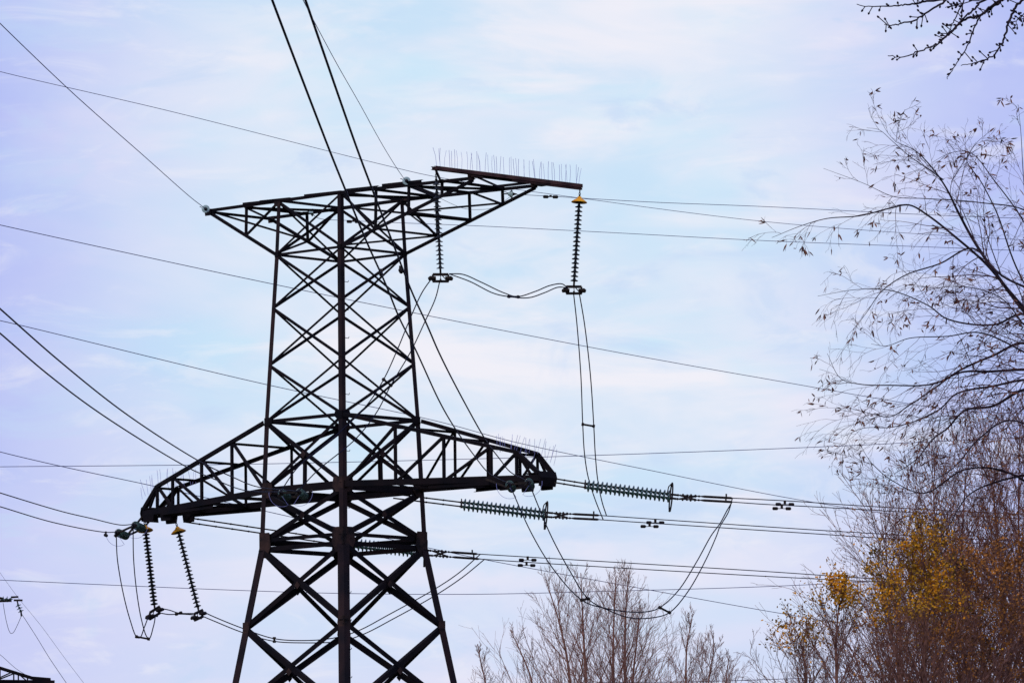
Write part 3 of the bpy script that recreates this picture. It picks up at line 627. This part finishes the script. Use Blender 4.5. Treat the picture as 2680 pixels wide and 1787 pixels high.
for x, ya in ((-100, 1713), (-40, 1731), (0, 1743), (36, 1756), (48, 1760), (72, 1768)):
    part('vertical_brace', MB().box(U(x, ya, -.8), U(x, 1781, -.8), .06, .06, up=V((0, 1, 0))), M_STEEL, arm2)
for a, b in (((-60, 1780), (-5, 1745)), ((-20, 1781), (33, 1757)), ((0, 1776), (40, 1760)), ((48, 1762), (70, 1781))):
    part('diagonal_brace', MB().box(U(*a, -.9), U(*b, -.9), .055, .055, up=V((0, 1, 0))), M_STEEL, arm2)
g2 = 'insulators of the distant pylon'
a0, a1 = U(-30, 1562, 0), U(47, 1566, 0)
r = thing('tension_insulator_string', 'distant glass insulator string poking in at the left edge above the corner pylon', 'insulator', a0, g2)
discs(r, U(-60, 1568), U(34, 1567), D_GREEN, 9); part('yoke_plate', MB().box(U(-60, 1552), U(10, 1566), .09, .09).box(U(-20, 1573), U(30, 1571), .1, .1).box(U(30, 1562), U(48, 1561), .1, .08).box(U(36, 1570), U(59, 1570), .1, .08), M_FIT, r)
r = thing('tension_insulator_string', 'short distant insulator hanging aslant from the left edge fitting', 'insulator', U(46, 1575), g2)
discs(r, U(46, 1580), U(56, 1602), D_GREEN, 3); part('dead_end_clamp', MB().box(U(45, 1572), U(48, 1584), .06, .06, up=V((0,1,0))).box(U(55, 1598), U(56, 1612), .07, .07, up=V((0,1,0))), M_FIT, r)
wire('jumper_loop', 'thin drooping loop below the left edge insulators', 'wire', [U(8, 1577), U(16, 1622), U(24, 1650), U(28, 1656), U(34, 1655), U(44, 1638), U(52, 1620), U(56, 1611)], .012, gJ)
g3 = 'thin wires at the bottom left corner'
wire('power_line_wire', 'thin wire falling right from the left edge insulators to the bottom edge', 'wire', [U(57, 1606), at(95, 1665, 290), at(130, 1722, 280), at(176, 1790, 270), at(215, 1850, 260)], .012, g3)
wire('power_line_wire', 'faintest thin wire falling behind the left edge insulators to the bottom edge', 'wire', [at(-20, 1470, 310), at(45, 1560, 300), at(110, 1640, 290), at(165, 1715, 285), at(222, 1790, 280), at(260, 1840, 276)], .007, g3)
wire('power_line_wire', 'short thin wire sloping onto the corner pylon arm', 'wire', [at(-40, 1688, 305), at(0, 1712, 303), at(44, 1750, 301), U(80, 1772)], .010, g3)
# ------------------------------------------------------------------ trees
def rdir(rn, d, ang):
    o = d.orthogonal().normalized(); o.rotate(Quaternion(d, rn.uniform(0, 2*math.pi)))
    return (d * math.cos(ang) + o * math.sin(ang)).normalized()
def grow(rn, mb, tips, p, d, L, r, lev, P):
    """one branch and its side shoots; P: per level dict"""
    q = P[lev]; n = q.get('n', 6); pts = [p]; dirs = [d]; rr = [r]; st = L / n
    wob = q.get('wob', .1); grav = q.get('grav', 0)
    for i in range(n):
        d = (d + V((rn.gauss(0, wob), rn.gauss(0, wob), rn.gauss(0, wob))) + V((0, 0, grav))).normalized()
        p = p + d * st; pts.append(p); dirs.append(d); rr.append(max(q.get('rmin', .002), r * (1 - (i + 1) / n * q.get('tap', .8))))
    mb.tube(pts, rr, q.get('k', 3), cap=False)
    tips.append((lev, pts, dirs))
    if lev + 1 < len(P):
        c = P[lev + 1]; m = c['m'] if isinstance(c['m'], int) else max(1, int(c['m'] * L + rn.random()))
        for j in range(m):
            f = c.get('f0', .25) + (1 - c.get('f0', .25)) * ((j + rn.random()) / m)
            x = f * n; i = min(n - 1, int(x)); pp = pts[i].lerp(pts[i+1], x - i); dd = dirs[i+1]
            nl = L * c['len'] * rn.uniform(.65, 1.25) * (1.15 - .55 * f)
            grow(rn, mb, tips, pp, rdir(rn, dd, c['ang'] * rn.uniform(.6, 1.3)), nl, max(q.get('rmin', .002), rr[i] * c.get('rf', .55)), lev + 1, P)
def leaf(mb, rn, p, d, L, w):
    d = d.normalized(); s = d.orthogonal().normalized(); s.rotate(Quaternion(d, rn.uniform(0, 6.28))); n = d.cross(s)
    o = len(mb.v); c = n * L * rn.uniform(-.15, .15)
    mb.v += [p, p + d*L*.35 + s*w, p + d*L*.35 - s*w, p + d*L*.7 + s*w*.8 + c*.5, p + d*L*.7 - s*w*.8 + c*.5, p + d*L + c]
    mb.f += [(o, o+1, o+2), (o+1, o+3, o+4, o+2), (o+3, o+5, o+4)]
def tree(name, label, cat, base, group, wood, woodM, leaves=None, leafM=None, trunk=None):
    t = thing(name, label, cat, base, group)
    if trunk is not None: mk('trunk', trunk, woodM, t)
    mk('branches', wood, woodM, t)
    if leaves is not None and leaves.v: mk('leaves', leaves, leafM, t)
    return t
# bare trees far behind, in the bottom centre
gT = 'bare trees behind the line'
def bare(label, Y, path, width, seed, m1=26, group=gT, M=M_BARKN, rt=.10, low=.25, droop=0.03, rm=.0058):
    """path: px trunk line bottom->top, in frame; continues straight down to the ground"""
    rn = random.Random(seed); top = [at(x, y, Y) for x, y in path]
    b = V((top[0].x + rn.uniform(-.3, .3), Y, 0)); pts = spline([b] + top, 8)
    H = top[-1].z; k = len(pts); rr = [rt * 2.2 * (1 - .93 * (q.z / H)) for q in pts]
    tk = MB().tube(pts, rr, 7); mb = MB(); tips = []
    P = [None, dict(m=0, n=9, wob=.035, grav=droop, rmin=rm, tap=.85), dict(m=11, n=6, len=.40, ang=.55, wob=.05, grav=.03, rmin=rm, f0=.10, rf=.55), dict(m=4, n=4, len=.46, ang=.50, wob=.07, grav=.03, rmin=rm * .75, f0=.1, rf=.6)]
    z0 = H * low
    for j in range(m1):
        f = (j + rn.random()) / m1; z = z0 + (H * .99 - z0) * f
        i = min(k - 2, next((q for q in range(k - 1) if pts[q+1].z >= z), k - 2)); u = (z - pts[i].z) / max(1e-6, pts[i+1].z - pts[i].z); pp = pts[i].lerp(pts[i+1], max(0, min(1, u)))
        L = width * (1.7 - 1.5 * f) * rn.uniform(.75, 1.15); az = j * 2.4 + rn.uniform(-.5, .5); el = R(48) + f * R(24) + rn.uniform(-.14, .14)
        d = V((math.cos(az) * math.cos(el), math.sin(az) * math.cos(el), math.sin(el)))
        grow(rn, mb, tips, pp, d, L * 1.25, max(rm * 1.5, rr[i] * .42), 1, P)
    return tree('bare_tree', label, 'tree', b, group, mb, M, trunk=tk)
YB = 265.0
bare('small bare tree, leftmost of the bare trees, right of the pylon foot', YB - 6, [(1272, 1800), (1258, 1730), (1250, 1684)], 1.46, 11, 16, low=0.67)
bare('low bare tree between the leftmost small one and the tall bare trees', YB + 5, [(1395, 1800), (1360, 1700), (1335, 1647)], 2.13, 12, 20, low=0.57)
bare('broad bare tree, left end of the tall bare group, leaning left', YB, [(1493, 1800), (1469, 1650), (1428, 1514)], 3.58, 13, 24, low=0.50)
bare('bare tree with straight trunk between two taller bare neighbours', YB - 3, [(1534, 1800), (1526, 1640), (1520, 1498)], 2.69, 14, 27, low=0.52)
bare('tallest straight bare tree in the middle of the bare group', YB + 4, [(1605, 1800), (1606, 1640), (1612, 1508)], 3.14, 15, 28, low=0.52)
bare('straight bare tree just right of the tallest bare one', YB, [(1636, 1800), (1637, 1620), (1646, 1494)], 2.91, 16, 28, low=0.52)
bare('bare tree with open crown at the right end of the tall bare group', YB + 6, [(1655, 1800), (1664, 1700), (1676, 1582)], 2.24, 17, 24, low=0.52)
bare('mid height bare tree right of the jumper loop, left of the last one', YB - 5, [(1795, 1800), (1798, 1690), (1812, 1612)], 2.35, 18, 25, low=0.57)
bare('rightmost bare tree of the group, lowest on its right flank', YB, [(1853, 1800), (1868, 1700), (1866, 1662)], 2.35, 19, 24, low=0.62)
bare('little bare tree filling the right foot of the bare group', YB + 8, [(1900, 1800), (1905, 1740), (1910, 1714)], 1.57, 20, 16, low=0.72)
# leafy autumn trees and bare thicket at the right
gO2 = 'autumn trees at the lower right'
def autumn(label, Y, path, width, seed, m1, leafn, leafM, hcol, group=gO2, rt=.06, low=.3, M=M_BARKM, name='autumn_tree', lf=(.048, .018), dens=5):
    rn = random.Random(seed); top = [at(x, y, Y) for x, y in path]
    b = V((top[0].x + rn.uniform(-.2, .2), Y, 0)); pts = spline([b] + top, 8); H = top[-1].z; k = len(pts)
    rr = [rt * 2 * (1 - .93 * (q.z / H)) for q in pts]; tk = MB().tube(pts, rr, 7); mb = MB(); tips = []
    P = [None, dict(m=0, n=8, wob=.06, grav=.03, rmin=.005, tap=.85), dict(m=10, n=6, len=.40, ang=.5, wob=.09, grav=.02, rmin=.0032, f0=.10, rf=.55), dict(m=dens, n=4, len=.42, ang=.5, wob=.11, grav=.0, rmin=.0028, f0=.1, rf=.6)]
    z0 = H * low
    for j in range(m1):
        f = (j + rn.random()) / m1; z = z0 + (H * .99 - z0) * f
        i = min(k - 2, next((q for q in range(k - 1) if pts[q+1].z >= z), k - 2)); pp = pts[i].lerp(pts[i+1], rn.random())
        L = width * (1.55 - 1.2 * f) * rn.uniform(.7, 1.2); az = j * 2.4 + rn.uniform(-.5, .5); el = R(50) + f * R(14) + rn.uniform(-.15, .15)
        grow(rn, mb, tips, pp, V((math.cos(az) * math.cos(el), math.sin(az) * math.cos(el), math.sin(el))), L * 1.25, max(.009, rr[i] * .42), 1, P)
    lv = MB(); cand = [t for t in tips if t[0] >= 2]; zmax = H
    ncl = 130; hi = [t for t in cand if t[1][-1].z > hcol[0]] or cand
    pile = leafn // 60
    ncl = max(60, pile)
    cl = [(rn.choice(hi)[1][-1], rn.uniform(.05, .16)) for _ in range(ncl)]
    for _ in range(leafn):
        lev, pp, dd = rn.choice(cand); i = rn.randrange(1, len(pp)); p = pp[i]
        h = (p.z - hcol[0]) / (hcol[1] - hcol[0])
        if h < 0 and rn.random() > .25: continue
        if rn.random() > max(.12, min(1, h + .15)): continue
        if rn.random() < .7: c, s = rn.choice(cl); 
        else: c, s = p, .05
        if c.z < hcol[0] and rn.random() < .6: c, s = p, .05
        q = c + V((rn.gauss(0, s), rn.gauss(0, s), rn.gauss(0, s * .8)))
        leaf(lv, rn, q, V((rn.gauss(0, 1), rn.gauss(0, 1), rn.gauss(-.5, .7))), lf[0] * rn.uniform(.7, 1.3), lf[1] * rn.uniform(.8, 1.2))
    return tree(name, label, 'tree', b, group, mb, M, lv, leafM, tk)
YA = 118.0
za_ = lambda py: at(2300, py, YA).z
autumn('short autumn tree with scattered greenish leaves, leftmost of the autumn trees', YA, [(2110, 1800), (2100, 1700), (2085, 1651)], 1.05, 31, 26, 2800, M_LEAFO, (za_(1690), za_(1600)), low=0.70)
autumn('narrow autumn tree topped with a bright orange tuft standing clear against the sky', YA - 3, [(2190, 1800), (2188, 1680), (2200, 1541)], 1.05, 32, 38, 8500, M_LEAFO, (za_(1610), za_(1535)), low=0.60)
autumn('yellow leaved autumn tree between the orange tufted one and the tallest', YA + 3, [(2360, 1800), (2330, 1650), (2310, 1511)], 1.2, 33, 36, 5500, M_LEAFO, (za_(1620), za_(1510)), low=0.55)
autumn('tallest autumn tree with dense orange crown at the lower right', YA - 1, [(2420, 1800), (2425, 1600), (2415, 1446)], 1.4, 34, 42, 11000, M_LEAFO, (za_(1620), za_(1470)), low=0.55)
autumn('autumn tree with rust brown leaves right of the tallest orange crown', YA + 2, [(2520, 1800), (2530, 1650), (2520, 1511)], 1.7, 35, 42, 9000, M_LEAFB, (za_(1760), za_(1450)), low=0.55)
autumn('autumn tree with sparse brown leaves at the right frame edge', YA + 4, [(2640, 1800), (2650, 1600), (2655, 1461)], 1.7, 36, 40, 5500, M_LEAFB, (za_(1760), za_(1350)), low=0.55)
gK = 'tall bare thicket trees at the right edge'
for i, (x, yt, lab, sd_, dy) in enumerate(((2330, 1300, 'slim bare thicket tree furthest left, over the orange crowns', 41, 6), (2440, 1180, 'bare thicket tree forking behind the tallest orange crown', 42, 9), (2520, 1130, 'tall bare thicket tree left of the edge pair', 43, 7),
                                           (2600, 1090, 'tall bare thicket tree near the right edge', 44, 10), (2670, 1060, 'tallest bare thicket tree on the right edge', 45, 8), (2745, 1100, 'bare thicket tree cut by the right edge', 46, 12), (2390, 1400, 'low bare thicket tree hidden among the orange crowns', 47, 14), (2560, 1330, 'low bare thicket tree filling between the tall ones', 48, 15), (2660, 1380, 'low bare thicket tree at the foot of the right edge', 49, 16))):
    autumn(lab, YA + dy, [(x + 20, 1800), (x + 26 - 21 * (i % 3), 1640), (x - 4 + 15 * (i % 2), (1740 + yt) / 2), (x - 14 + 13 * (i % 3), yt + 40)], 2.2, sd_, 42, 1100, M_LEAFB, (za_(1700), za_(1100)), group=gK, rt=.045, low=.5, name='bare_tree', lf=(.045, .011), M=M_BARKT, dens=3)
# ---- near tree on the right: limbs arch in from outside the frame
YN = 52.0
rn = random.Random(77)
nb = V((at(2950, 1700, YN).x, YN + .4, 0))
near = thing('willow_tree', 'large near tree with arching dark twigs and few dry leaves reaching in from the right', 'tree', nb)
fork = at(2960, 1500, YN)
mk('trunk', MB().tube(spline([nb, nb.lerp(fork, .5) + V((.1, 0, 0)), fork, at(2900, 1100, YN), at(2930, 600, YN)], 8), [.2 - .16 * i / 32 for i in range(33)], 9), M_BARK, near)
tw = MB(); tips = []; lims = []
def limb(px, r0, r1, dy=0.0, kids=14, klen=.55, seed=0, grav=-.05, klev=None):
    pts = spline([at(x, y, YN + dy + dz) for x, y, dz in px], 7); n = len(pts)
    rr = [(r0 * 1.05 + (r1 * .85 - r0 * 1.05) * (i / (n - 1)) ** .75) for i in range(n)]
    mk('limb', MB().tube(pts, rr, 6), M_BARK, near); rl = random.Random(seed)
    P = [None, dict(m=0, n=10, wob=.09, grav=grav, rmin=.0014, tap=.7), dict(m=4, n=8, len=.6, ang=.7, wob=.12, grav=grav * 1.4, rmin=.0010, f0=.15, rf=.6), dict(m=2, n=6, len=.55, ang=.7, wob=.14, grav=grav, rmin=.0009, f0=.25, rf=.6)]
    kids = int(kids * 1.4)
    for j in range(kids):
        f = .04 + .94 * ((j + rl.random()) / kids) ** 1.6; x = f * (n - 1); i = min(n - 2, int(x)); p = pts[i].lerp(pts[i+1], x - i); d = (pts[i+1] - pts[i]).normalized()
        dd = rdir(rl, d, rl.uniform(.3, 1.15)); dd.x -= .15; dd.z += .08 * rl.uniform(-1, 1); dd.y *= .8; dd.normalize()
        grow(rl, tw, tips, p, dd, klen * rl.uniform(.6, 1.35) * (1.3 - .65 * f), max(.0018, rr[i] * .42), 1, P)
limb([(2900, 1080, 0), (2780, 930, .0), (2680, 814, .1), (2606, 716, .1), (2546, 626, .15), (2505, 550, .1), (2478, 495, .05), (2440, 440, 0), (2395, 395, -.05), (2345, 372, -.1)], .022, .0025, 0, 20, .46, 1, -.02)
limb([(2900, 1080, .2), (2750, 890, .2), (2640, 760, .1), (2580, 690, 0), (2500, 620, -.1), (2430, 565, -.1), (2380, 537, -.15), (2330, 545, -.2), (2250, 565, -.2), (2165, 572, -.2), (2100, 590, -.2), (2020, 622, -.2)], .016, .0018, -.2, 14, .40, 2, -.06)
limb([(2900, 1100, .4), (2760, 880, .5), (2660, 700, .5), (2610, 560, .5), (2570, 480, .4), (2530, 415, .3), (2560, 390, .3), (2600, 365, .3)], .010, .0016, .3, 9, .34, 3, .0)
limb([(2900, 1000, -.3), (2780, 860, -.3), (2700, 640, -.2), (2680, 480, -.2), (2672, 350, -.2), (2665, 275, -.2)], .009, .0014, 0, 8, .30, 4, .01)
limb([(2900, 1080, .1), (2760, 800, 0), (2620, 720, -.1), (2545, 650, 0), (2460, 690, .1), (2370, 720, .1), (2308, 762, .1), (2270, 815, .0), (2232, 866, 0)], .012, .0016, .1, 12, .42, 5, -.06)
limb([(2920, 1180, 0), (2790, 900, 0), (2680, 822, 0), (2600, 850, .1), (2480, 835, .1), (2430, 800, .1), (2330, 760, .1), (2240, 758, .1), (2140, 775, .1)], .013, .0016, -.1, 13, .42, 6, -.05)
limb([(2920, 1250, .3), (2780, 960, .2), (2680, 898, .1), (2600, 930, 0), (2510, 970, 0), (2440, 1020, 0), (2380, 1060, 0), (2330, 1090, 0), (2270, 1080, 0), (2200, 1060, 0)], .015, .0018, .1, 19, .52, 7, -.05)
limb([(2920, 1250, 0), (2800, 970, 0), (2680, 967, 0), (2590, 972, 0), (2516, 974, -.1), (2440, 1005, -.1), (2330, 1008, -.1), (2250, 1005, -.1), (2200, 990, -.1), (2165, 925, -.1)], .016, .0018, -.1, 18, .5, 8, -.04)
limb([(2920, 1300, 0), (2800, 1000, 0), (2690, 993, 0), (2600, 1010, .1), (2504, 1030, .1), (2460, 1070, .1), (2400, 1100, .1), (2330, 1118, .1), (2260, 1120, .1), (2210, 1140, .1)], .014, .0018, .2, 18, .5, 9, -.04)
limb([(2920, 1330, -.2), (2800, 1030, -.2), (2680, 1020, -.2), (2600, 1062, -.2), (2525, 1074, -.2), (2480, 1120, -.2), (2440, 1150, -.2), (2400, 1200, -.2), (2340, 1240, -.2)], .018, .003, 0, 16, .5, 10, -.03)
limb([(2920, 1400, .2), (2780, 1230, .2), (2680, 1243, .2), (2576, 1272, .2), (2530, 1300, .2), (2480, 1380, .2), (2440, 1430, .2)], .014, .002, .2, 14, .5, 11, 0)
limb([(2920, 1300, .4), (2800, 900, .4), (2690, 600, .4), (2600, 470, .4), (2540, 400, .4), (2490, 400, .4), (2440, 425, .4)], .009, .0014, .3, 9, .34, 12, .0)
limb([(2920, 1200, -.4), (2760, 980, -.4), (2640, 900, -.3), (2560, 870, -.3), (2480, 880, -.3), (2380, 885, -.3), (2320, 905, -.3), (2280, 900, -.3)], .010, .0016, -.2, 14, .45, 13, -.03)
limb([(2920, 1200, .6), (2780, 700, .6), (2700, 560, .6), (2560, 530, .6), (2420, 520, .5), (2340, 515, .5), (2260, 480, .5), (2155, 441, .5)], .008, .0014, .3, 9, .35, 14, -.02)
limb([(2920, 1500, .6), (2740, 1300, .5), (2620, 1230, .4), (2520, 1230, .3), (2420, 1290, .3), (2340, 1260, .3), (2280, 1210, .3), (2250, 1160, .3)], .012, .0016, .1, 16, .45, 15, .0)
limb([(2920, 1500, -.6), (2740, 1150, -.5), (2640, 1100, -.4), (2560, 1150, -.3), (2500, 1220, -.3), (2440, 1260, -.3), (2370, 1300, -.3)], .010, .0016, -.1, 16, .5, 16, .0)
limb([(2469, 471, .05), (2425, 440, 0), (2375, 405, 0), (2338, 372, 0), (2300, 340, 0), (2268, 335, 0)], .005, .0012, 0, 5, .3, 21, -.01)
limb([(2345, 372, -.1), (2325, 350, -.1), (2300, 305, -.1), (2275, 242, -.1)], .0022, .0010, 0, 2, .2, 22, 0)
limb([(2345, 372, 0), (2352, 330, 0), (2368, 287, 0)], .002, .001, 0, 2, .15, 23, 0)
limb([(2490, 476, .1), (2528, 415, .1), (2560, 370, .1), (2595, 342, .1)], .004, .0012, 0, 5, .25, 24, .01)
limb([(2620, 720, .1), (2580, 600, .1), (2575, 520, .1), (2590, 440, .1)], .005, .0012, 0, 8, .35, 25, 0)
limb([(2680, 850, -.1), (2620, 780, -.1), (2520, 750, -.1), (2430, 760, -.1), (2380, 790, -.1)], .006, .0012, 0, 12, .35, 26, -.03)
mk('twigs', tw, M_TWIG, near)
lv = MB()
ends = [t for t in tips if t[0] >= 1]
for _ in range(1450):
    lev, pp, dd = rn.choice(ends); i = len(pp) - 1 if rn.random() < .6 else rn.randrange(2, len(pp))
    for q in range(rn.choice((1, 1, 2, 3))):
        leaf(lv, rn, pp[i], dd[i] + V((rn.gauss(0, .6), rn.gauss(0, .6), rn.gauss(-.5, .6))), rn.uniform(.03, .07), rn.uniform(.0035, .0075))
mk('leaves', lv, M_LEAFD, near)
# ---- branch hanging in at the top right corner, from a tree standing right of the view
YT = 40.0
tb = V((at(3100, 1000, YT).x, YT, 0))
tt = thing('budding_tree', 'tree whose knobbly dark budded branches hang into the top right corner', 'tree', tb)
mk('trunk', MB().tube(spline([tb, tb + V((.1, 0, 3.5)), at(3080, 100, YT), at(3000, -400, YT)], 8), [.16 - .11 * i / 24 for i in range(25)], 9), M_BARK, tt)
rt_ = random.Random(9)
def sx(x, y): return (1980 + x * .2979, y * .2979)
BR = [([(3080, 100), (2850, -160), (2700, -60), sx(1900, -40), sx(1500, 15), sx(1380, 38), sx(1270, 48), sx(1090, 62), sx(880, 46)], .010, .0022),
      ([(2850, -160), (2600, -90), sx(1680, 0), sx(1560, 70), sx(1400, 175), sx(1250, 215), sx(1180, 228), sx(1120, 215)], .008, .0022),
      ([(2850, -160), (2700, -60), sx(2170, 0), sx(2080, 60), sx(1960, 140), sx(1850, 165), sx(1750, 240), sx(1640, 345), sx(1560, 400), sx(1420, 455), sx(1290, 500), sx(1150, 498)], .010, .0022),
      ([(2850, -160), (2700, -40), sx(2000, 0), sx(1900, 90), sx(1780, 200), sx(1690, 310), sx(1600, 370)], .008, .003),
      ([(2700, -60), sx(2060, 60), sx(1960, 150), sx(1900, 280), sx(1860, 390), sx(1800, 500), sx(1720, 620), sx(1665, 695)], .006, .0018),
      ([(3080, 100), (2850, -60), sx(2330, 10), sx(2260, 90), sx(2210, 220), sx(2170, 350), sx(2120, 440), sx(2080, 490), sx(1980, 535), sx(1900, 560), sx(1790, 576)], .009, .002),
      ([(2850, -60), sx(2100, -30), sx(1820, 30), sx(1750, 50), sx(1650, 66)], .004, .0015),
      ([sx(1830, 0), sx(1790, 80), sx(1740, 180), sx(1700, 260), sx(1680, 320)], .004, .002),
      ([(2760, -20), sx(2400, 110), sx(2330, 140), sx(2290, 180), sx(2270, 240)], .004, .0018),
      ([(2760, 20), sx(2450, 190), sx(2350, 150), sx(2300, 120)], .004, .0018)]
for pl, r0, r1 in BR:
    pts = spline([at(x, y, YT + rt_.uniform(-.02, .02)) for x, y in pl], 6); n = len(pts)
    pts = [p + V((rt_.gauss(0, .003), 0, rt_.gauss(0, .003))) for p in pts]
    br = mk('branch', MB().tube(pts, [1.18 * (r0 + (r1 - r0) * i / (n-1)) for i in range(n)], 6), M_BARK, tt)
    for j in range(int(n * .55)):
        i = rt_.randrange(2, n - 1); p = pts[i]
        if p.z > at(2300, -10, YT).z: continue
        d = rdir(rt_, (pts[i+1] - pts[i]).normalized(), 1.2); L = rt_.choice((.010, .015, .02, .04, .06))
        e = p + d * L
        part('bud', MB().tube([p, e, e + d*.008, e + d*.018], [.003, .003, .0075, .004], 5), M_BARK, br)
for o in bpy.data.objects:
    if '_o' in o: del o['_o']
